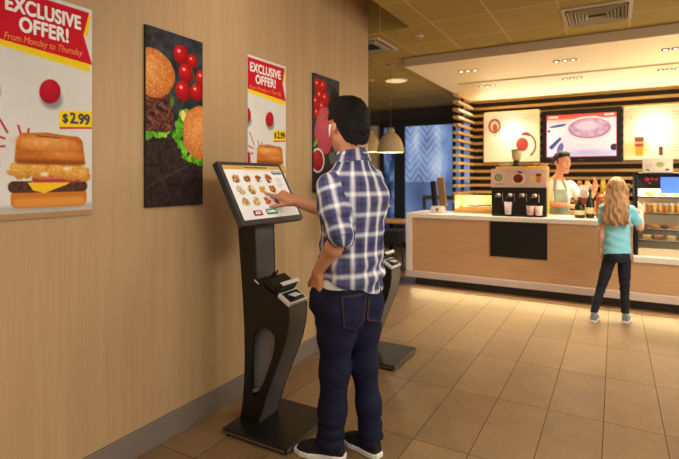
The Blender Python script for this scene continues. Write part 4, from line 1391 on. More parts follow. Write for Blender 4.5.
BOARD = attr_mat('backlit_print', 'art', 0.4, emit=.22)
def board(x0, x1, z0, z1, label, paint):
    t = empty('menu_board', ((x0 + x1) / 2, 8.39, z0), label, 'menu board', 'menu boards on the slatted wall')
    MB().box(x0, 8.34, z0, x1, 8.398, z1).build('light_box', mat('board_edge', (206, 190, 160), 0.4), t, bevel=.004)
    MB().box(x0 + .02, 8.345, z1, x1 - .02, 8.365, z1 + .006).build('added_glow_strip', LED, t)  # glowing strip added to match the fill light above the boards
    W, H = x1 - x0 - .02, z1 - z0 - .02
    A = Art(W, H, 150, (246, 226, 186))
    paint(A, W, H)
    A.build('printed_picture', BOARD, t, (x0 + .01, 8.3385, z1 - .01), (1, 0, 0), (0, 0, -1), W, H)
def paint_l(A, W, H):
    A.ell(W * .45, H * .3, W * .3, H * .5, (255, 250, 236), soft=.25)  # pale centre painted in for the backlight's bright spot
    A.ell(W * .20, H * .27, W * .115, H * .15, (140, 74, 58)); A.ell(W * .2, H * .27, W * .085, H * .115, (236, 206, 186)); A.ell(W * .21, H * .31, W * .045, H * .08, (196, 92, 50)); A.rect(W * .19, H * .42, W * .24, H * .5, (240, 208, 160))
    A.ell(W * .76, H * .47, W * .075, H * .055, (130, 50, 40)); A.ell(W * .73, H * .68, W * .17, H * .20, (244, 222, 200)); A.ell(W * .70, H * .66, W * .105, H * .135, (184, 74, 56), col2=(160, 58, 46))
    for k in range(12):
        a = .9 - k * .17
        A.ell(W * .73 + W * .2 * math.cos(a), H * .68 + H * .24 * math.sin(a), W * .018, H * .022, (96, 80, 60), ang=k * 40)
    for k in range(4):
        A.rect(W * .60, H * (.13 + k * .045), W * (.86 - .05 * (k % 2)), H * (.142 + k * .045), (222, 190, 148))
        A.rect(W * .10, H * (.62 + k * .05), W * (.34 - .04 * (k % 2)), H * (.632 + k * .05), (226, 196, 156))
def paint_r(A, W, H):
    A.ell(W * .33, H * .42, W * .22, H * .5, (255, 250, 238), soft=.25)  # backlight glow painted into the print as a pale oval
    A.ell(W * .11, H * .78, W * .14, H * .12, (246, 206, 130), soft=.06)
    A.poly([(W * .115, H * .58), (W * .205, H * .58), (W * .198, H * .92), (W * .122, H * .92)], (238, 160, 44)); A.rect(W * .113, H * .57, W * .207, H * .66, (140, 62, 50)); A.rect(W * .117, H * .69, W * .203, H * .75, (150, 70, 60)); A.rect(W * .115, H * .665, W * .205, H * .685, (220, 176, 160))
    A.rect(W * .355, H * .76, W * .395, H * .92, (96, 74, 40), r=.01); A.rect(W * .357, H * .77, W * .393, H * .80, (60, 44, 30))
    for k in range(14):
        A.rect(W * .47, H * (.12 + k * .055), W * (.68 - .03 * (k % 3)), H * (.133 + k * .055), (214, 186, 146)); A.rect(W * .86, H * (.12 + k * .055), W * .92, H * (.133 + k * .055), (214, 186, 146))
        A.ell(W * .08, H * .2, .01, .01, (226, 200, 160))
board(-1.935, -1.043, 1.66, 2.495, 'backlit menu board with a red drink, left of the television', paint_l)
board(.105, 1.35, 1.66, 2.445, 'backlit menu board with an amber drink, right of the television', paint_r)
# ================================================================== self-service kiosks
KB = mat('kiosk_black', (15, 14, 13), 0.42, bump=.05, bscale=300)
KG = mat('kiosk_graphite', (84, 84, 86), 0.34)
KT = mat('kiosk_trim_white', (232, 230, 226), 0.3)
k1 = empty('ordering_kiosk', (-1.65, 2.205, 0), 'black self-service kiosk with lit food menu touched by the man', 'kiosk', 'self-service kiosks')
y0, y1 = 2.105, 2.285
# base
MB().box(-1.86, 1.98, .014, -1.43, 2.43, .042).build('base_plate', KB, k1, bevel=.006, seg=3)
MB().box(-1.43, 1.985, .018, -1.4285, 2.425, .036).box(-1.852, 1.9785, .018, -1.44, 1.98, .030).build('base_edge_highlight', mat('edge_highlight', (150, 146, 142), 0.25, 0.9), k1)  # pale strips added for the highlight along the base plate edges
for x in (-1.83, -1.46):
    for y in (2.01, 2.40):
        MB().lathe((x, y, .0), [(.018, 0), (.018, .014)], 14).build('rubber_foot', mat('rubber_black', (14, 14, 14), 0.8), k1)

back = [(-1.842, .042), (-1.822, .15), (-1.812, .27), (-1.809, .42), (-1.812, .56), (-1.820, .70), (-1.832, .84), (-1.845, .98), (-1.857, 1.12), (-1.866, 1.22)]
front = [(-1.775, 1.22), (-1.738, 1.14), (-1.733, .98), (-1.730, .838), (-1.592, .762), (-1.507, .708), (-1.506, .66), (-1.513, .593), (-1.535, .505), (-1.572, .415), (-1.612, .32), (-1.648, .235), (-1.682, .14), (-1.705, .075), (-1.716, .042)]
outline = back + front
hole = [(-1.752, .20), (-1.762, .27), (-1.757, .37), (-1.748, .47), (-1.738, .545), (-1.712, .573), (-1.672, .580), (-1.628, .570), (-1.603, .545), (-1.598, .51), (-1.607, .455), (-1.630, .385), (-1.662, .31), (-1.695, .24), (-1.722, .20), (-1.738, .192)]

def panel_with_hole(yA, yB):
    bm = bmesh.new()
    ed = []
    for loop in (outline, hole):
        vv = [bm.verts.new((p[0], yA, p[1])) for p in loop]
        ed += [bm.edges.new((vv[i], vv[(i + 1) % len(vv)])) for i in range(len(vv))]
    r = bmesh.ops.triangle_fill(bm, use_beauty=True, use_dissolve=False, edges=ed)
    fs = [g for g in r['geom'] if isinstance(g, bmesh.types.BMFace)]
    ex = bmesh.ops.extrude_face_region(bm, geom=fs)
    for g in ex['geom']:
        if isinstance(g, bmesh.types.BMVert):
            g.co.y = yB
    bmesh.ops.recalc_face_normals(bm, faces=bm.faces)
    mb = MB()
    bm.verts.index_update()
    mb.add([tuple(v.co) for v in bm.verts], [tuple(v.index for v in f.verts) for f in bm.faces])
    bm.free()
    return mb
sp = panel_with_hole(y0, y0 + .012).build('side_panel', KB, k1)
sp['label'] = 'black side panel with a long teardrop opening'
MB().prism(outline, lambda p, d: (p[0], d, p[1]), y1 - .012, y1).build('side_panel', KB, k1)
def skin(line, inset, name, m, wrap=None):
    """Curved sheet following the outline between the two side panels."""
    mb = MB()
    n = len(line)
    vs, fs = [], []
    for i, p in enumerate(line):
        a, b = line[max(i - 1, 0)], line[min(i + 1, n - 1)]
        tx, tz = b[0] - a[0], b[1] - a[1]
        L = math.hypot(tx, tz)
        nx, nz = -tz / L * inset, tx / L * inset
        for (x, z) in ((p[0], p[1]), (p[0] + nx, p[1] + nz)):
            vs += [(x, y0 + .012, z), (x, y1 - .012, z)]
    for i in range(n - 1):
        A_, B_ = i * 4, (i + 1) * 4
        fs += [(A_, A_ + 1, B_ + 1, B_), (A_ + 2, B_ + 2, B_ + 3, A_ + 3), (A_, B_, B_ + 2, A_ + 2), (A_ + 1, A_ + 3, B_ + 3, B_ + 1)]
    fs += [(0, 2, 3, 1), (n * 4 - 4, n * 4 - 3, n * 4 - 1, n * 4 - 2)]
    mb.add(vs, fs)
    o = mb.build(name, m, k1)
    return smooth_by_angle(o, 30)
skin(back, -.006, 'back_panel', KB)
skin(front[5:], -.02, 'front_panel', KG)
pf = skin(front[0:4], -.006, 'post_panel', KG)
skin(front[3:6], -.006, 'sloped_top', KB)
MB().prism([(-1.762, .222), (-1.702, .244), (-1.708, .226), (-1.752, .204)], lambda p, d: (p[0], d, p[1]), y0 + .004, y0 + .05).build('chrome_bracket', mat('bracket_chrome', (190, 186, 180), 0.2, 0.9), k1)
MB().prism([(-1.79, .14), (-1.79, .62), (-1.56, .62), (-1.56, .50), (-1.62, .37), (-1.70, .16)], lambda p, d: (p[0], d, p[1]), y0 + .055, y0 + .06).build('inner_panel', mat('inner_graphite', (128, 126, 124), 0.45), k1)

# receipt printer block on the slope
sx, sz = -1.507 + 1.592, .708 - .762
sl_ = Vector((sx, 0, sz)).normalized(); nn = Vector((-sz, 0, sx)).normalized()
ctr = Vector((-1.548, (y0 + y1) / 2, .735))
pr = MB().obox(ctr + nn * .010, sl_, (0, 1, 0), nn, .046, .084, .012).build('receipt_printer', KT, k1, bevel=.004)
MB().obox(ctr + nn * .0205, sl_, (0, 1, 0), nn, .036, .072, .003).build('printer_well', mat('well_black', (12, 12, 12), 0.5), pr)
MB().obox(ctr + sl_ * .004 + nn * .034, sl_ + nn * .5, (0, 1, 0), nn - sl_ * .5, .022, .034, .0012).build('receipt', mat('receipt_white', (244, 242, 238), 0.6), pr)
MB().obox(ctr - sl_ * .062 + nn * .034, sl_, (0, 1, 0), nn, .010, .078, .038).build('printer_lid', KB, k1, bevel=.003)
MB().obox(ctr - sl_ * .058 + nn * .073, sl_, (0, 1, 0), nn, .013, .080, .002).build('lid_edge', KT, k1, bevel=.001)
cr = MB().obox(ctr - sl_ * .115 + nn * .022, sl_, (0, 1, 0), nn, .042, .082, .022).build('card_reader', KB, k1, bevel=.004)
for d in (-.03, .0):
    MB().obox(ctr - sl_ * .15 + nn * .062 + Vector((0, d - .02, 0)), sl_, (0, 1, 0), nn, .004, .005, .022).build('reader_prong', mat('prong_black', (16, 16, 16), 0.4), cr)
MB().obox(Vector((-1.722, y0 + .004, .826)), sl_, (0, 1, 0), nn, .018, .008, .003).build('corner_clip', KT, k1, bevel=.001)

# tilted touch screen
top = Vector((-1.862, 0, 1.492)); bot = Vector((-1.674, 0, 1.150))
dn = (bot - top).normalized(); nrm = Vector((-dn.z, 0, dn.x)).normalized()
ya, yb = 1.94, 2.50
hh = (bot - top).length
c = (top + bot) / 2; c.y = (ya + yb) / 2
mon = MB().obox(c - nrm * .020, dn, (0, 1, 0), nrm, hh / 2, (yb - ya) / 2, .020).build('monitor', mat('bezel_grey', (62, 62, 65), 0.35), k1, bevel=.005, seg=3)
MB().obox(c - nrm * .052 + dn * .03, dn, (0, 1, 0), nrm, hh * .32, .12, .014).build('mount_plate', KB, k1, bevel=.004)
MB().prism([(-1.866, 1.16), (-1.80, 1.16), (-1.80, 1.30), (-1.83, 1.33), (-1.866, 1.33)], lambda p, d: (p[0], d, p[1]), y0 + .02, y1 - .02).build('neck_block', KB, k1, bevel=.003)
W, H = (yb - ya) - .05, hh - .054
A = Art(W, H, 250, (238, 236, 234))
A.grain(np.ones_like(A.X), .008, 9, 1)
A.rect(-.1, -.02, W + .1, .027, (204, 160, 84)); A.rect(W * .35, -.02, W * .8, .026, (222, 184, 116), soft=.05)
A.rect(W * .80, .036, W * .985, .058, (74, 104, 128), r=.003); A.rect(W * .815, .041, W * .97, .047, (196, 210, 220))
for k, (yy, l) in enumerate(((.085, .07), (.098, .085), (.112, .07), (.125, .08), (.14, .05))):
    A.rect(W * .815, yy, W * .815 + l * .8, yy + .004, (176, 172, 170))
rsn = np.random.RandomState(12)
dishes = [((212, 168, 120), (150, 90, 54)), ((186, 110, 62), (120, 60, 36)), ((196, 96, 36), (120, 50, 24)), ((200, 70, 44), (130, 84, 40)),
          ((214, 206, 186), (170, 150, 110)), ((214, 160, 50), (140, 110, 30)), ((236, 180, 80), (206, 140, 40)), ((206, 110, 60), (150, 60, 30)),
          ((224, 186, 120), (170, 110, 60)), ((226, 214, 196), (190, 140, 90)), ((226, 110, 40), (170, 50, 26)), ((150, 96, 110), (104, 50, 66))]
for i in range(12):
    r, q = divmod(i, 4)
    cx, cy = W * (.135 + .185 * q), .085 + .072 * r
    if i in (3, 9, 5, 1, 4):
        A.ell(cx, cy, .031, .030, (190, 140, 104) if i in (3, 5) else (222, 210, 196)); A.ell(cx, cy, .028, .025, (236, 226, 214))
    else:
        A.ell(cx, cy + .016, .031, .009, (206, 202, 198), soft=.006)
    c1, c2 = dishes[i]
    for k in range(9):
        a, d = rsn.rand() * 6.28, math.sqrt(rsn.rand()) * .020
        col = np.minimum(255, (np.array(c1) * (.35 + k / 12) + np.array(c2) * (.65 - k / 12)) * 1.12)
        A.ell(cx + d * math.cos(a), cy + d * .9 * math.sin(a), .009 + .009 * rsn.rand(), .007 + .008 * rsn.rand(), col, ang=rsn.rand() * 180, wob=.2, seed=i * 9 + k, col2=np.array(c2) * .95)
    A.ell(cx + .008 * rsn.randn() * .6, cy - .006, .005, .003, (90, 120, 40), ang=30); A.ell(cx - .006, cy + .004, .004, .003, (250, 230, 190))
A.rect(W * .185, H - .052, W * .335, H - .020, (150, 40, 66), r=.009); A.rect(W * .40, H - .056, W * .60, H - .020, (56, 138, 72), r=.009)
so_ = Vector((top.x, ya + .025, top.z)) + dn * .024 + nrm * .0006
scr = A.build('touch_screen', attr_mat('lit_kiosk_screen', 'art', 0.25, emit=.17), mon, so_, (0, 1, 0), dn, W, H)
ro = so_ + nrm * .0008
tx = MB()
tx.text('ADD', .022, ro + Vector((0, W * .26, 0)) + dn * (H - .036), (0, 1, 0), -dn, bold=.0007)
tx.text('CONFIRM', .021, ro + Vector((0, W * .50, 0)) + dn * (H - .038), (0, 1, 0), -dn, bold=.0006, sx=.86)
tx.build('button_lettering', mat('screen_white', (248, 246, 244), 0.4, emit=.3), mon)
MB().text('SPECIAL RECOMMENDATIONS ONLY', .0125, ro + Vector((0, W * .55, 0)) + dn * .013, (0, 1, 0), -dn, bold=.0003).build('header_lettering', mat('screen_ink', (60, 40, 24), 0.5), mon)

k2 = dup(k1, (.045, 1.256, 0), 'second black kiosk farther along the wall, hidden behind the man in plaid')
# ================================================================== man at the kiosk
MBASE = np.array((-1.165, 2.165, 0.0))
mf, ml = np.array((-.961, .276, 0.0)), np.array((-.276, -.961, 0.0))
def P(f, l, z):
    return MBASE + mf * f + ml * l + np.array((0, 0, z))
man = empty('person', tuple(MBASE), 'man in blue plaid shirt and dark jeans touching the kiosk menu', 'person')
HM = Frame((-1.178, 2.155, 1.667), (-.857, .515, -.05), scale=1.12)
SKIN = attr_mat('skin_pigment', 'tint', 0.5, sss=.08, bump=.08)
LIP = (176, 108, 88)

l_sh, l_el, l_wr = P(.0, .150, 1.358), np.array((-1.108, 1.962, 1.125)), np.array((-1.258, 1.998, .940))
r_sh, r_el, r_wr = P(.01, -.172, 1.385), np.array((-1.36, 2.41, 1.185)), np.array((-1.618, 2.325, 1.262))
l_hip, l_kn, l_an = P(.0, .095, .80), np.array((-1.205, 2.075, .45)), np.array((-1.235, 2.09, .085))
r_hip, r_kn, r_an = P(-.01, -.09, .80), np.array((-1.125, 2.235, .45)), np.array((-1.075, 2.23, .085))

S = Sdf((-1.86, 1.86, .02), (-.96, 2.52, 1.84), .005)
S.loft([(.80, *P(0, 0, 0)[:2], .15, .10), (.95, *P(0, 0, 0)[:2], .145, .10), (1.15, *P(0, 0, 0)[:2], .15, .10), (1.32, *P(-.01, 0, 0)[:2], .150, .100), (1.41, *P(-.01, 0, 0)[:2], .115, .085), (1.47, *P(-.01, 0, 0)[:2], .08, .07)], ml, mf, .03)
S.cap(P(-.005, 0, 1.42), HM.p(0, -.015, -.07), .062, .056, .04)
S.cap(P(-.02, 0, 1.45), HM.p(0, -.040, -.05), .05, .046, .03)
for sh, el, wrp in ((l_sh, l_el, l_wr), (r_sh, r_el, r_wr)):
    S.chain([sh, el], [.046, .04], .02)
    mid = el + (wrp - el) * .3
    S.chain([el, mid, wrp], [.039, .042, .0275], .02)
for hp, kn, an, ft in ((l_hip, l_kn, l_an, (-.10, -.025, -.055)), (r_hip, r_kn, r_an, (-.10, .028, -.055))):
    S.chain([hp, kn, an], [.085, .055, .034], .03)
    S.cap(an + np.array((0, 0, -.03)), an + np.array(ft), .028, .014, .02)
add_head(S, HM)
# right hand pointing at the menu
tip = np.array((-1.786, 2.240, 1.362))
dirr = unit((tip - r_wr) + np.array((0.0, 0.01, -.015)))
add_hand(S, r_wr, dirr, (.0, .45, -.9), (0.1, -1, -.25), 1.10, ((2, 6, 4), (34, 52, 34), (48, 60, 40), (52, 62, 40)), (12, 12), 3, (.62, .75, .35))
# left hand slipped into the front pocket, thumb outside
dl = unit(np.array((-.12, .14, -.97)))
add_hand(S, l_wr, dl, (.35, .93, -.1), (-1, .1, .2), 1.0, ((18, 20, 10),) * 4, (10, 20), 2, (.7, .75, .0))
o, V, Q = S.build('body', SKIN, man)
tint = skin_tint(V, HM, (206, 140, 104), LIP)
q = HM.loc(V)
stub = np.clip((.0 - q[:, 2] - .045) * 14, 0, .35) * (np.abs(q[:, 0]) < .1) * (q[:, 1] > -.02) * (q[:, 2] > -.14)
tint = tint * (1 - stub[:, None] * .45)
set_col(o.data, 'tint', tint)
add_eyes(HM, man)

# hair
HS = Sdf(HM.c - .2, HM.c + .2, .004)
HS.ell(HM.p(0, -.014, .036), (.096, .119, .105), HM.A, .01)
HS.cap(HM.p(.028, -.068, -.03), HM.p(.022, -.060, -.10), .049, .040, .03)
HS.cap(HM.p(-.028, -.068, -.03), HM.p(-.022, -.060, -.10), .049, .040, .03)
HS.ell(HM.p(.0, .045, .098), (.073, .067, .045), HM.A, .03)
def hair_cut(F, x, y, z):
    l, f, u = HM.coords(x, y, z)
    F = np.maximum(F, -np.maximum(.058 - f - .25 * (u - .05), u - .075))
    F = np.maximum(F, -np.maximum(-.020 - f + .12 * np.minimum(u, 0), u - .022))
    F = np.maximum(F, -np.maximum(.030 - f, u - .03))
    F = np.maximum(F, np.maximum(-.122, -.125 + 1.2 * (f + .115)) * (f < -.019) - 1.0 * (f >= -.019) - u)
    n = np.sin(l * 260 + 3 * np.sin(f * 90 + u * 60)) * np.sin(f * 230 + 2 * np.sin(u * 110)) * np.sin(u * 250 + 3 * np.sin(l * 80))
    return F + .0042 * n + .0025 * np.sin(l * 90 + u * 40) * np.sin(f * 100)
HS.field(hair_cut)
g = NT('black_hair')
vec, x, y, z = g.coords()
n = g.noise(g.mapped(vec, (1, 1, .5)), 170.0, 4, .7)
g.L.new(g.ramp(n, [(.38, (7, 6, 8)), (.62, (20, 15, 17)), (.8, (42, 32, 34))]), g.b.inputs['Base Color'])
g.b.inputs['Roughness'].default_value = .62
g.b.inputs['Specular IOR Level'].default_value = .2
g.bump(n, .8, .006)
HAIRB = g.m
HS.build('hair', HAIRB, man, relax=0)

# earbud at the left ear
MB().tube([HM.p(.083, .008, .0), HM.p(.086, .010, -.018), HM.p(.083, .018, -.052)], [.007, .005, .0045], 10).build('earbud', mat('earbud_white', (240, 236, 232), .3), man, smooth=True)

# plaid shirt: coordinates on the cloth come from the body part they wrap
def plaid(name, navy, mid, white):
    g = NT(name)
    a = g.N.new('ShaderNodeAttribute'); a.attribute_name = 'cloth'
    sp = g.N.new('ShaderNodeSeparateXYZ'); g.L.new(a.outputs['Vector'], sp.inputs[0])
    def band(c, per, off, half, soft):
        f = g.math('FRACT', g.math('ADD', g.math('DIVIDE', c, per), off))
        d = g.math('MULTIPLY', g.math('ABSOLUTE', g.math('SUBTRACT', f, .5)), per)
        return g.math('SUBTRACT', 1.0, g.math('MINIMUM', 1.0, g.math('MAXIMUM', 0.0, g.math('DIVIDE', g.math('SUBTRACT', d, half), soft))))
    u, v = sp.outputs[0], sp.outputs[1]
    wu, wv = band(u, .078, 0.0, .002, .014), band(v, .098, .0, .002, .014)
    mu, mv = band(u, .078, .5, .003, .009), band(v, .098, .5, .004, .010)
    nz = g.noise(g.combine(u, v, 0.0), 420.0, 2)
    base = g.mix(g.math('MULTIPLY', g.math('ADD', mu, mv), .36), rgb(mid), rgb(navy))
    lit = g.math('MINIMUM', 1.0, g.math('ADD', g.math('MULTIPLY', wu, .66), g.math('MULTIPLY', wv, .50)))
    c = g.mix(lit, base, rgb(white))
    c = g.mix(g.math('MULTIPLY', nz, .12), c, rgb((120, 118, 150)))
    g.L.new(c, g.b.inputs['Base Color'])
    g.b.inputs['Roughness'].default_value = .85
    g.b.inputs['Specular IOR Level'].default_value = .2
    g.bump(nz, .15, .002)
    return g.m
PLAID = plaid('blue_plaid_cloth', (19, 19, 46), (76, 76, 116), (250, 248, 250))

ST_ = Sdf((-1.5, 1.84, .74), (-.90, 2.54, 1.58), .0055)
rows = [(.78, .010, 0, .184, .134), (.84, .006, 0, .184, .136), (.90, -.003, 0, .181, .137), (1.0, -.008, 0, .173, .132), (1.12, -.012, 0, .178, .134),
        (1.25, -.016, 0, .186, .138), (1.33, -.018, 0, .184, .132), (1.40, -.018, 0, .158, .114), (1.45, -.018, 0, .116, .094), (1.49, -.018, 0, .084, .08), (1.53, -.016, 0, .074, .074)]
ST_.loft([(z, *P(f, l, 0)[:2], a, b) for z, f, l, a, b in rows], ml, mf, .03, power=2.25)
ST_.ell(P(-.075, .07, 1.30), (.07, .06, .10), None, .06)
ST_.ell(P(-.075, -.07, 1.30), (.07, .06, .10), None, .06)
for sh, el, rr in ((l_sh, l_el, (.064, .060, .058)), (r_sh, r_el, (.066, .060, .056))):
    e = el - (el - sh) * .02
    m_ = (sh + e) / 2
    ST_.chain([sh, m_, e], rr, .045)
def fold(F, x, y, z):
    a = np.exp(-((z - .93) / .09) ** 2)                    # slack cloth above the hem
    w = wr(x, y, z * 2.2, 30, 4)
    tw = np.sin((z - .92) * 75 + 6 * x - 9 * y)
    up = wr(x * 1.6, y * 1.6, z * .55, 42, 9)               # long drapes down the back
    elb = np.exp(-(((x - l_el[0]) ** 2 + (y - l_el[1]) ** 2 + (z - l_el[2] - .05) ** 2) / .07 ** 2))
    dr = np.sin(85 * (x * .5 + y * .85) + 2.2 * np.sin(z * 9 + 3) + 6 * z)
    return F + .0045 * w + .006 * a * tw + .0055 * up + .0035 * dr * np.clip((1.40 - z) * 6, 0, 1) + .005 * elb * np.sin(z * 130 + x * 40)
ST_.field(fold)
# shirt hem rises at the side over the left pocket
def hem(F, x, y, z):
    sd = (x + 1.165) * .87 + (y - 2.165) * .494
    zc = .867 - .32 * sd + .006 * np.sin(sd * 40)
    return np.maximum(F, zc - z)
ST_.field(hem, (-1.5, 1.90, .76), (-.90, 2.54, .95))
o, V, Q = ST_.build('plaid_shirt', PLAID, man)
shirt = o
def seg_d(p, a, b):
    ab = b - a
    t = np.clip(((p - a) @ ab) / (ab @ ab), 0, 1)
    return np.linalg.norm(p - a - t[:, None] * ab, axis=1), t
def cloth_coords(o, V, Q, arms, centre, girth, shift=0.0):
    cen = V[Q].mean(1)
    lab = np.zeros(len(Q), int)
    rw = np.array(rows)
    rel0 = cen - centre
    li, fi = rel0 @ ml, rel0 @ mf
    hw, hd = np.interp(cen[:, 2], rw[:, 0], rw[:, 3]), np.interp(cen[:, 2], rw[:, 0], rw[:, 4])
    dt = (np.sqrt((li / hw) ** 2 + (fi / hd) ** 2) - 1) * np.minimum(hw, hd)
    for i, (a, b, r) in enumerate(arms):
        if r <= 0:
            continue
        d, t = seg_d(cen, a, b)
        side = li * (1 if i == 0 else -1)
        lab[(d - .066 < dt + .004) & (side > .06) & (d < r)] = i + 1
    uv = np.zeros((len(Q), 4, 2))
    C = V[Q]
    rel = C - centre
    ang = np.arctan2(rel @ ml, -(rel @ mf))
    uv[..., 0] = ang * girth; uv[..., 1] = C[..., 2]
    per = 2 * math.pi * girth
    for i, (a, b, r) in enumerate(arms):
        k = lab == i + 1
        ax = unit(b - a); ref = unit(np.cross(ax, mf)); rf2 = np.cross(ax, ref)
        rl = C[k] - a
        uv[k, :, 1] = rl @ ax + .02
        rl = rl - (rl @ ax)[..., None] * ax
        an = np.arctan2(rl @ ref, rl @ rf2)
        uu = an * .066
        sp_ = uu.max(1) - uu.min(1) > .2
        uu[sp_] = np.where(uu[sp_] < 0, uu[sp_] + 2 * math.pi * .066, uu[sp_])
        uv[k, :, 0] = uu
    t0 = lab == 0
    u0 = uv[t0, :, 0]
    w_ = u0.max(1) - u0.min(1) > per / 2
    u0[w_] = np.where(u0[w_] < 0, u0[w_] + per, u0[w_])
    uv[t0, :, 0] = u0
    at = o.data.attributes.new('cloth', 'FLOAT_VECTOR', 'CORNER')
    buf = np.zeros((Q.size, 3), np.float32)
    buf[:, :2] = uv.reshape(-1, 2)
    buf[:, 1] += shift
    at.data.foreach_set('vector', buf.ravel())
ARMS = [(l_sh, l_el, .12), (r_sh, r_el, .12)]
cloth_coords(o, V, Q, ARMS, P(-.01, 0, 0), .150)

# collar and rolled cuffs
CS = Sdf((-1.36, 1.98, 1.42), (-.98, 2.36, 1.64), .004)
CS.loft([(1.478, *P(-.016, 0, 0)[:2], .100, .096), (1.51, *P(-.016, 0, 0)[:2], .086, .084), (1.55, *P(-.012, 0, 0)[:2], .074, .074), (1.59, *P(-.010, 0, 0)[:2], .069, .070)], ml, mf, .0)
def colcut(F, x, y, z):
    inner = np.sqrt((x - P(-.010, 0, 0)[0]) ** 2 + (y - P(-.010, 0, 0)[1]) ** 2) - .063
    fr = (x - MBASE[0]) * mf[0] + (y - MBASE[1]) * mf[1]
    F = np.maximum(F, -inner)
    li = (x - MBASE[0]) * ml[0] + (y - MBASE[1]) * ml[1]
    F = np.maximum(F, -np.maximum(np.abs(li) - .012 - .55 * (z - 1.455), .03 - fr))
    F = np.maximum(F, z - (1.525 - .36 * fr))
    return np.maximum(F, (1.482 - .30 * (fr + .08)) - z) + .002 * wr(x, y, z, 60, 3)
CS.field(colcut)
o, V, Q = CS.build('collar', PLAID, shirt)
cloth_coords(o, V, Q, [], P(-.01, 0, 0), .085, .049)
for i, (sh, el) in enumerate(((l_sh, l_el), (r_sh, r_el))):
    ax = unit(el - sh)
    U = Sdf(el - .12, el + .12, .004)
    U.cap(el - ax * .052, el - ax * .006, (.0635, .0625)[i], (.0625, .0615)[i], 0)
    def cut(F, x, y, z, el=el, ax=ax):
        t = (x - el[0]) * ax[0] + (y - el[1]) * ax[1] + (z - el[2]) * ax[2]
        return np.maximum(np.maximum(F, t - .008), -.058 - t) + .0025 * wr(x, y, z, 70, 5)
    U.field(cut)
    o, V, Q = U.build('rolled_cuff', PLAID, shirt)
    cloth_coords(o, V, Q, [(sh, el, .3)] if i == 0 else [(sh + 0, el, 0), (sh, el, .3)], P(-.01, 0, 0), .150)

# white undershirt showing at the left hip
US = Sdf((-1.40, 1.94, .80), (-.94, 2.40, .96), .005)
US.loft([(.83, *P(.006, 0, 0)[:2], .168, .120), (.868, *P(.004, 0, 0)[:2], .175, .128), (.895, *P(.0, 0, 0)[:2], .174, .129), (.93, *P(-.006, 0, 0)[:2], .158, .114)], ml, mf, 0, power=2.25)
US.field(lambda F, x, y, z: np.maximum(F, (x + 1.165) * .87 + (y - 2.165) * .494 + .012) + 0 * z)
US.build('undershirt', mat('undershirt_white', (240, 240, 242), .8), man)

# jeans
g = NT('dark_denim')
vec, x, y, z = g.coords()
n1 = g.noise(vec, 9.0, 5, .6); n2 = g.noise(g.mapped(vec, (1, 1, .4)), 260.0, 2)
f = g.math('ADD', g.math('MULTIPLY', n1, .65), g.math('MULTIPLY', n2, .35))
g.L.new(g.ramp(f, [(.3, (14, 15, 34)), (.55, (22, 24, 50)), (.8, (38, 42, 78))]), g.b.inputs['Base Color'])
g.b.inputs['Roughness'].default_value = .8; g.b.inputs['Specular IOR Level'].default_value = .25
g.bump(n2, .3, .002)
DENIM = g.m
J = Sdf((-1.46, 1.90, .01), (-.90, 2.44, .92), .0055)
J.loft([(.70, *P(.020, .008, 0)[:2], .156, .114), (.75, *P(.020, .006, 0)[:2], .164, .118), (.80, *P(.016, .004, 0)[:2], .172, .123), (.84, *P(.010, 0, 0)[:2], .177, .128), (.868, *P(.006, 0, 0)[:2], .179, .131)], ml, mf, .02, power=2.3)
J.ell(P(-.032, .085, .735), (.080, .082, .095), None, .05)
J.ell(P(-.022, -.072, .735), (.074, .076, .095), None, .05)
for hp, kn, an, rr in ((l_hip, l_kn, l_an, (.098, .088, .071, .066, .070)), (r_hip, r_kn, r_an, (.092, .081, .066, .060, .064))):
    th = hp * .5 + kn * .5
    sh_ = kn * .45 + an * .55
    J.chain([hp + np.array((0, 0, -.05)), th, kn, sh_, an + np.array((-.008, 0, -.03))], rr, .045)
J.cap(l_wr + dl * .11, l_wr + dl * .17, .036, .034, .05)     # hand bulging the pocket
def jf(F, x, y, z):
    low = np.exp(-((z - .13) / .10) ** 2)
    kn = np.exp(-((z - .46) / .10) ** 2)
    hipf = np.exp(-((z - .70) / .09) ** 2)
    st = np.sin(z * 105 + 22 * x - 16 * y + 2.0 * np.sin(y * 30))
    fold_ = np.sin(z * 70 + 60 * (x + 1.1) * 1.0 + 30 * y)
    F = F + (.0040 * low * st + .0014 * kn * fold_) * (.6 + .4 * np.sin(12 * x + 17 * y)) + .003 * hipf * np.sin(z * 60 - 40 * x + 25 * y) + .003 * wr(x, y, z * .6, 26, 21)
    return np.maximum(F, .066 + .012 * np.sin(30 * x + 20 * y) - z)
J.field(jf)
JF = J.F.copy()
jeans, V, Q = J.build('jeans', DENIM, man)
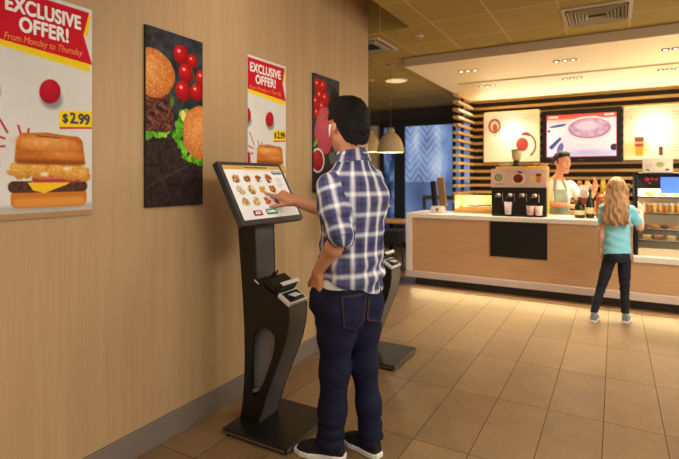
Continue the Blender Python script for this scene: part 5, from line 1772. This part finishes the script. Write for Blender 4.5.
def pocket(name, c, nrm_, w, h, parent, lift=.0045):
    K = Sdf(J.lo, J.lo + J.h * (np.array(J.F.shape) - 1.001), J.h)
    K.F = JF - lift
    n_ = unit(nrm_); t_ = unit(np.cross((0, 0, 1), n_)); u_ = np.cross(n_, t_)
    def cut(F, x, y, z):
        dx, dy, dz = x - c[0], y - c[1], z - c[2]
        a = dx * t_[0] + dy * t_[1] + dz * t_[2]; b = dx * u_[0] + dy * u_[1] + dz * u_[2]; e = dx * n_[0] + dy * n_[1] + dz * n_[2]
        ww = w - .10 * np.maximum(h * .3 - b, 0) * .6
        return np.maximum(np.maximum(F, np.maximum(np.abs(a) - ww, np.maximum(b - h, -h + .35 * np.abs(a) - b))), np.abs(e) - .08)
    K.field(cut)
    o, V, Q = K.build(name, attr_mat('pocket_denim', 'tint', .8, bump=.2, spec=.2), parent, relax=0)
    rel = V - c
    a = rel @ t_; b = rel @ u_
    edge = np.minimum(w - .06 * np.maximum(h * .3 - b, 0) - np.abs(a), np.minimum(h - b, h - .35 * np.abs(a) + b))
    st = np.exp(-((edge - .007) / .0035) ** 2)[:, None]
    nn_ = (vnoise(V[:, 0:1] * 60 + V[:, 1:2] * 40, V[:, 2:3] * 60, 3))
    base = np.array(rgb((23, 25, 52))[:3]) * (1 + .25 * nn_)
    set_col(o.data, 'tint', base * (1 - .34 * st) + np.array(rgb((120, 80, 62))[:3]) * .34 * st)
pocket('back_pocket', P(-.118, .088, .758), -mf + ml * .50, .074, .088, jeans)
pocket('back_pocket', P(-.110, -.088, .758), -mf - ml * .50, .074, .088, jeans)

# shoes
def shoe(heel, toe, parent, upper, sole, name='shoe', w=.046, hgt=.085, sole_h=.028):
    heel, toe = np.array(heel, float), np.array(toe, float)
    d = unit(toe - heel); s_ = np.array((-d[1], d[0], 0)); L = np.linalg.norm(toe - heel)
    def outline(x, y):
        dx, dy = x - heel[0], y - heel[1]
        a = (dx * d[0] + dy * d[1]) / L; b = dx * s_[0] + dy * s_[1]
        half = w * np.interp(a.ravel(), [0, .06, .2, .45, .7, .88, 1.0], [.45, .72, .82, .80, 1.02, .85, .35]).reshape(a.shape)
        return a, np.abs(b) - half, np.maximum(-a, a - 1) * L
    lo, hi = np.minimum(heel, toe) - .08, np.maximum(heel, toe) + .08
    lo[2] = -.02; hi[2] = .15
    U = Sdf(lo, hi, .004)
    def up(F, x, y, z):
        a, side, end = outline(x, y)
        a2 = np.clip(a, 0, 1)
        top = np.interp(a2.ravel(), [0, .1, .3, .42, .62, .85, 1], [hgt * .95, hgt, hgt * .98, hgt * .92, hgt * .74, hgt * .58, hgt * .42]).reshape(a2.shape)
        zz = np.clip((z - sole_h * .5) / (top - sole_h * .5), 0, 1.0)
        side2 = side + w * .42 * zz ** 2.2
        dd = np.maximum(np.maximum(side2, end + .012 * zz), np.maximum(z - top, .012 - z))
        return dd + 0 * (x + y + z)
    U.field(up)
    o, V, Q = U.build(name, upper, parent, relax=2)
    B = Sdf(lo, hi, .004)
    def so2(F, x, y, z):
        a, side, end = outline(x, y)
        return np.maximum(np.maximum(side - .004, end - .005), np.maximum(z - sole_h - .008 * np.clip(a - .75, 0, 1), .001 - z)) + 0 * (x + y)
    B.field(so2)
    B.build('sole', sole, o, relax=1)
    ls = MB()
    for k in range(4):
        a = .50 + .065 * k
        zc = np.interp(a, [.42, .62, .85], [hgt * .92, hgt * .74, hgt * .58]) + .002
        c = heel + d * (a * L)
        ls.tube([tuple(c + s_ * (w * .4) + np.array((0, 0, zc - .006))), tuple(c + d * .008 + np.array((0, 0, zc + .002))), tuple(c - s_ * (w * .4) + np.array((0, 0, zc - .006)))], .0028, 6)
    ls.build('laces', mat('lace_dark', (40, 40, 46), .8), o)
    return o
SU, SW = mat('shoe_black_suede', (12, 12, 15), .85, bump=.2, bscale=300), mat('sole_white', (232, 228, 222), .5)
shoe((-1.168, 2.110, 0), (-1.418, 2.048, 0), man, SU, SW, hgt=.098)
shoe((-1.022, 2.203, 0), (-1.258, 2.270, 0), man, SU, SW, hgt=.098)
# ================================================================== barista behind the counter
BB = np.array((-.655, 6.90, 0.0))
bf = unit((.42, -.91, 0)); bl = np.array((-bf[1], bf[0], 0))
def PB(f, l, z):
    return BB + bf * f + bl * l + np.array((0, 0, z))
bar = empty('person', tuple(BB), 'smiling barista in white tee and sage apron behind the counter', 'person')
HB = Frame((-.592, 6.865, 1.600), (.70, -.71, -.06), scale=1.14)
rs_, re_, rw_ = PB(0, -.165, 1.300), np.array((-.795, 6.83, 1.07)), np.array((-.50, 6.70, 1.05))
ls_, le_, lw_ = PB(0, .165, 1.300), np.array((-.31, 6.84, 1.075)), np.array((-.225, 6.78, 1.235))
S = Sdf((-.95, 6.5, .0), (0.02, 7.2, 1.80), .0055)
S.loft([(.80, *PB(0, 0, 0)[:2], .155, .105), (1.0, *PB(0, 0, 0)[:2], .135, .095), (1.15, *PB(0, 0, 0)[:2], .15, .105), (1.29, *PB(0, 0, 0)[:2], .15, .09), (1.365, *PB(0, 0, 0)[:2], .08, .06)], bl, bf, .03)
S.cap(PB(0, 0, 1.30), HB.p(0, -.025, -.07), .050, .047, .04)
for sx in (1, -1):
    S.cap(PB(-.015, .11 * sx, 1.325), PB(-.01, .02 * sx, 1.395), .03, .04, .04)
S.ell(PB(.075, .06, 1.15), (.055, .055, .055), None, .04); S.ell(PB(.075, -.06, 1.15), (.055, .055, .055), None, .04)
for a, b, c in ((rs_, re_, rw_), (ls_, le_, lw_)):
    S.chain([a, b], [.052, .040], .03); S.chain([b, b * .7 + c * .3, c], [.039, .041, .027], .02)
for sx in (1, -1):
    S.chain([PB(0, .085 * sx, .80), PB(.01, .085 * sx, .45), PB(-.01, .09 * sx, .08)], [.09, .058, .038], .03)
    S.cap(PB(-.02, .09 * sx, .04), PB(.13, .10 * sx, .03), .035, .028, .03)
add_head(S, HB, True)
add_hand(S, lw_, (.18, -.1, .95), (-.75, -.5, .25), (-.3, .9, .2), 1.05, ((8, 10, 6), (14, 14, 8), (18, 18, 10), (22, 22, 12)), (4, 6), 6, (.85, .5, .1))
add_hand(S, rw_, unit(rw_ - re_), (0, .3, -1), (.4, .2, .9), 1.0, ((22, 26, 16),) * 4, (10, 14), 3)
o, V, Q = S.build('body', SKIN, bar)
set_col(o.data, 'tint', skin_tint(V, HB, (226, 164, 128), (186, 70, 72)))
add_eyes(HB, bar, bw=.75)
sm = MB()
sm.tube([HB.p(.016 * math.cos(a), .0955 - .006 * abs(math.cos(a)), -.063 - .006 * math.sin(a)) for a in np.linspace(0, math.pi, 7)], .003, 6)
sm.build('teeth', mat('teeth_white', (240, 234, 226), .3), bar, smooth=True)
HS = Sdf(HB.c - .24, HB.c + .24, .005)
HS.ell(HB.p(0, -.016, .036), (.094, .119, .107), HB.A, .01)
HS.ell(HB.p(.0, -.118, .03), (.055, .05, .055), HB.A, .02)
HS.ell(HB.p(.0, .03, .098), (.07, .058, .028), HB.A, .03)
def bcut(F, x, y, z):
    l, f, u = HB.coords(x, y, z)
    F = np.maximum(F, -np.maximum(.062 - f - .3 * np.abs(l) - .2 * (u - .05), u - .074 + .25 * np.abs(l)))
    F = np.maximum(F, -np.maximum(.020 - f, u - .052 + .25 * np.clip(np.abs(l) - .05, 0, 1)))
    F = np.maximum(F, -np.maximum(-.048 - f, u + .012))
    F = np.maximum(F, -.085 - u)
    return F + .002 * np.sin(160 * l + 60 * u) * np.sin(120 * u - 50 * f)
HS.field(bcut)
HS.build('hair', mat('dark_brown_hair', (34, 22, 18), .45, noise=.4, nscale=120), bar, relax=0)
# white tee
TS = Sdf((-.95, 6.6, .80), (-.15, 7.2, 1.42), .006)
TS.loft([(.84, *PB(0, 0, 0)[:2], .168, .118), (1.0, *PB(0, 0, 0)[:2], .150, .110), (1.15, *PB(0, 0, 0)[:2], .164, .122), (1.27, *PB(0, 0, 0)[:2], .172, .112), (1.335, *PB(0, 0, 0)[:2], .132, .086), (1.378, *PB(0, 0, 0)[:2], .082, .068)], bl, bf, .03)
TS.ell(PB(.08, .06, 1.15), (.062, .062, .062), None, .04); TS.ell(PB(.08, -.06, 1.15), (.062, .062, .062), None, .04)
TS.chain([rs_, rs_ * .45 + re_ * .55], [.070, .066], .04); TS.chain([ls_, ls_ * .45 + le_ * .55], [.070, .066], .04)
TS.field(lambda F, x, y, z: F + .004 * wr(x, y, z, 40, 8))
TF = TS.F.copy()
TS.build('tee_shirt', mat('tee_white', (242, 238, 234), .8), bar)
AP = Sdf(TS.lo, TS.lo + TS.h * (np.array(TF.shape) - 1.001), TS.h)
AP.F = TF - .010
def apron(F, x, y, z):
    dx, dy = x - BB[0], y - BB[1]
    l = dx * bl[0] + dy * bl[1]; f = dx * bf[0] + dy * bf[1]
    bib = np.maximum(np.abs(l) - (.086 + .55 * np.maximum(1.06 - z, 0)), z - 1.255)
    strap = np.maximum(np.abs(np.abs(l) - (.072 - .20 * (z - 1.255))) - .016, 1.24 - z)
    return np.maximum(np.maximum(F, np.minimum(bib, strap)), .0 - f)
AP.field(apron)
AP.build('apron', mat('apron_sage', (150, 162, 140), .8, noise=.08, nscale=40), bar)
PT = Sdf((-.9, 6.6, .04), (-.2, 7.2, .92), .008)
PT.loft([(.76, *PB(0, 0, 0)[:2], .175, .125), (.90, *PB(0, 0, 0)[:2], .166, .115)], bl, bf, .03)
for sx in (1, -1):
    PT.chain([PB(0, .088 * sx, .80), PB(.01, .088 * sx, .45), PB(-.01, .09 * sx, .07)], [.10, .07, .055], .04)
PT.field(lambda F, x, y, z: np.maximum(F, .05 - z))
PT.build('trousers', mat('trousers_black', (28, 28, 32), .8), bar)
for sx in (1, -1):
    a = PB(-.075, .09 * sx, 0); b = PB(.175, .10 * sx, 0)
    shoe((a[0], a[1], 0), (b[0], b[1], 0), bar, SU, SW)

# ================================================================== girl at the glass case
GB = np.array((.015, 5.42, 0.0))
gf, gl_ = np.array((.06, 1, 0.0)), np.array((-1, .06, 0.0))
def PG(f, l, z):
    return GB + gf * f + gl_ * l + np.array((0, 0, z))
girl = empty('person', tuple(GB), 'girl with long fair hair and turquoise tee facing the glass case', 'person')
HG = Frame((.015, 5.43, 1.285), (.22, .97, -.03), scale=.94)
gls, gle, glw = PG(0, .110, 1.10), np.array((-.112, 5.40, .885)), np.array((-.122, 5.44, .70))
grs, gre, grw = PG(.01, -.110, 1.10), np.array((.212, 5.54, .915)), np.array((.228, 5.68, 1.05))
glf, grf = np.array((-.185, 5.34, 0.0)), np.array((.085, 5.46, 0.0))
S = Sdf((-.32, 5.15, .0), (.40, 5.90, 1.45), .005)
S.loft([(.62, *PG(0, 0, 0)[:2], .104, .078), (.75, *PG(0, 0, 0)[:2], .105, .078), (.95, *PG(0, 0, 0)[:2], .102, .080), (1.08, *PG(0, 0, 0)[:2], .098, .068), (1.14, *PG(0, 0, 0)[:2], .055, .05)], gl_, gf, .02)
S.cap(PG(0, 0, 1.10), HG.p(0, -.03, -.07), .043, .04, .02)
for a, b, c in ((gls, gle, glw), (grs, gre, grw)):
    S.chain([a, b], [.038, .030], .02); S.chain([b, b * .7 + c * .3, c], [.030, .031, .021], .015)
ghip = (PG(0, .062, .60), PG(0, -.062, .60))
gkn = (ghip[0] * .47 + (glf + np.array((0, 0, .07))) * .53 + np.array((0, .02, 0)), ghip[1] * .47 + (grf + np.array((0, 0, .07))) * .53 + np.array((0, .02, 0)))
gan = (glf + np.array((0, 0, .07)), grf + np.array((0, 0, .07)))
for h_, k_, a_ in zip(ghip, gkn, gan):
    S.chain([h_, k_, a_], [.056, .036, .026], .02); S.cap(a_ + np.array((0, 0, -.03)), a_ + np.array((.01, .11, -.045)), .028, .022, .02)
add_head(S, HG, True)
add_hand(S, grw, (.05, .45, .9), (-.2, .9, -.4), (-.9, -.1, .1), .82, ((6, 10, 6), (30, 36, 20), (36, 40, 24), (40, 42, 26)), (8, 10), 5)
add_hand(S, glw, (.04, .06, -1), (1, .2, 0), (.1, 1, 0), .80, ((14, 18, 10), (18, 20, 12), (20, 22, 14), (24, 24, 14)), (8, 10), 3)
o, V, Q = S.build('body', SKIN, girl)
set_col(o.data, 'tint', skin_tint(V, HG, (232, 178, 146), (200, 110, 100)))
add_eyes(HG, girl, (70, 92, 120), (140, 100, 62), .7)
# long hair
HS = Sdf((-.24, 5.18, .88), (.24, 5.62, 1.45), .005)
HS.ell(HG.p(0, -.014, .034), (.081, .104, .097), None, .01)
HS.loft([(.935, *PG(-.105, .012, 0)[:2], .098, .034), (.99, *PG(-.112, .010, 0)[:2], .114, .044), (1.06, *PG(-.108, .006, 0)[:2], .110, .050), (1.15, *PG(-.085, .002, 0)[:2], .096, .060), (1.24, *PG(-.045, 0, 0)[:2], .080, .070), (1.31, *PG(-.03, 0, 0)[:2], .048, .045)], gl_, gf, .04)
for sx in (1, -1):
    HS.cap(HG.p(.07 * sx, .01, .02), HG.p(.095 * sx, -.03, -.17), .026, .03, .03)
def gcut(F, x, y, z):
    l, f, u = HG.coords(x, y, z)
    F = np.maximum(F, -np.maximum(np.maximum(.035 - f, u - .085), np.abs(l) - .062))
    st = np.sin(l * 210 + 5 * np.sin(z * 16 + l * 30)) * .5 + np.sin(l * 97 + 3 * np.sin(z * 23)) * .5
    amp = np.clip((1.36 - z) * 12, 0.1, 1)
    hemz = .955 + .018 * np.sin(l * 70) + .010 * np.sin(l * 190)
    return np.maximum(F + .007 * st * amp, hemz - z)
HS.field(gcut)
g = NT('fair_hair')
vec, x, y, z = g.coords()
n = g.noise(g.mapped(vec, (1, 1, .07)), 60.0, 5, .65)
n2 = g.noise(g.mapped(vec, (1, 1, .3)), 12.0, 3)
f_ = g.math('ADD', g.math('MULTIPLY', n, .7), g.math('MULTIPLY', n2, .3))
g.L.new(g.ramp(f_, [(.32, (118, 78, 44)), (.5, (180, 134, 84)), (.68, (228, 190, 134))]), g.b.inputs['Base Color'])
g.b.inputs['Roughness'].default_value = .45
g.bump(n, .5, .006)
HS.build('hair', g.m, girl, relax=0)
# turquoise tee
TS = Sdf((-.30, 5.2, .60), (.34, 5.75, 1.22), .006)
TS.loft([(.655, *PG(0, .0, 0)[:2], .124, .098), (.75, *PG(0, 0, 0)[:2], .114, .094), (.92, *PG(0, 0, 0)[:2], .112, .090), (1.04, *PG(0, 0, 0)[:2], .115, .084), (1.10, *PG(0, 0, 0)[:2], .102, .074), (1.145, *PG(0, 0, 0)[:2], .06, .058)], gl_, gf, .02)
for a, b, t_ in ((gls, gle, .5), (grs, gre, .62)):
    TS.chain([a, a * (1 - t_) + b * t_], [.048, .047], .03)
def teef(F, x, y, z):
    return np.maximum(F + .004 * wr(x, y, z * .8, 40, 14) + .002 * np.sin(z * 80 + 30 * x), .668 + .012 * np.sin(x * 18) - z)
TS.field(teef)
TS.build('tee_shirt', mat('tee_turquoise', (150, 226, 244), .8, noise=.05, nscale=30), girl)
LG = Sdf((-.34, 5.15, .06), (.30, 5.70, .74), .006)
LG.loft([(.59, *PG(-.008, 0, 0)[:2], .104, .088), (.64, *PG(-.012, 0, 0)[:2], .112, .096), (.70, *PG(0, 0, 0)[:2], .112, .088)], gl_, gf, .03)
for h_, k_, a_ in zip(ghip, gkn, gan):
    LG.chain([h_, k_ * .5 + h_ * .5, k_, k_ * .5 + a_ * .5, a_], [.060, .052, .041, .040, .032], .012)
LG.field(lambda F, x, y, z: np.maximum(F + .0025 * np.sin(z * 90 + 30 * x) * np.exp(-((z - .33) / .1) ** 2) + .002 * wr(x, y, z, 40, 2), .088 - z))
LG.build('leggings', mat('leggings_dark', (18, 20, 34), .75, noise=.2, nscale=30), girl)
GS = mat('shoe_grey_canvas', (122, 136, 140), .8)
shoe((glf[0] + .0, glf[1] - .05, 0), (glf[0] + .02, glf[1] + .15, 0), girl, GS, SW, w=.038, hgt=.092, sole_h=.022)
shoe((grf[0] + .0, grf[1] - .05, 0), (grf[0] + .02, grf[1] + .15, 0), girl, GS, SW, w=.038, hgt=.092, sole_h=.022)
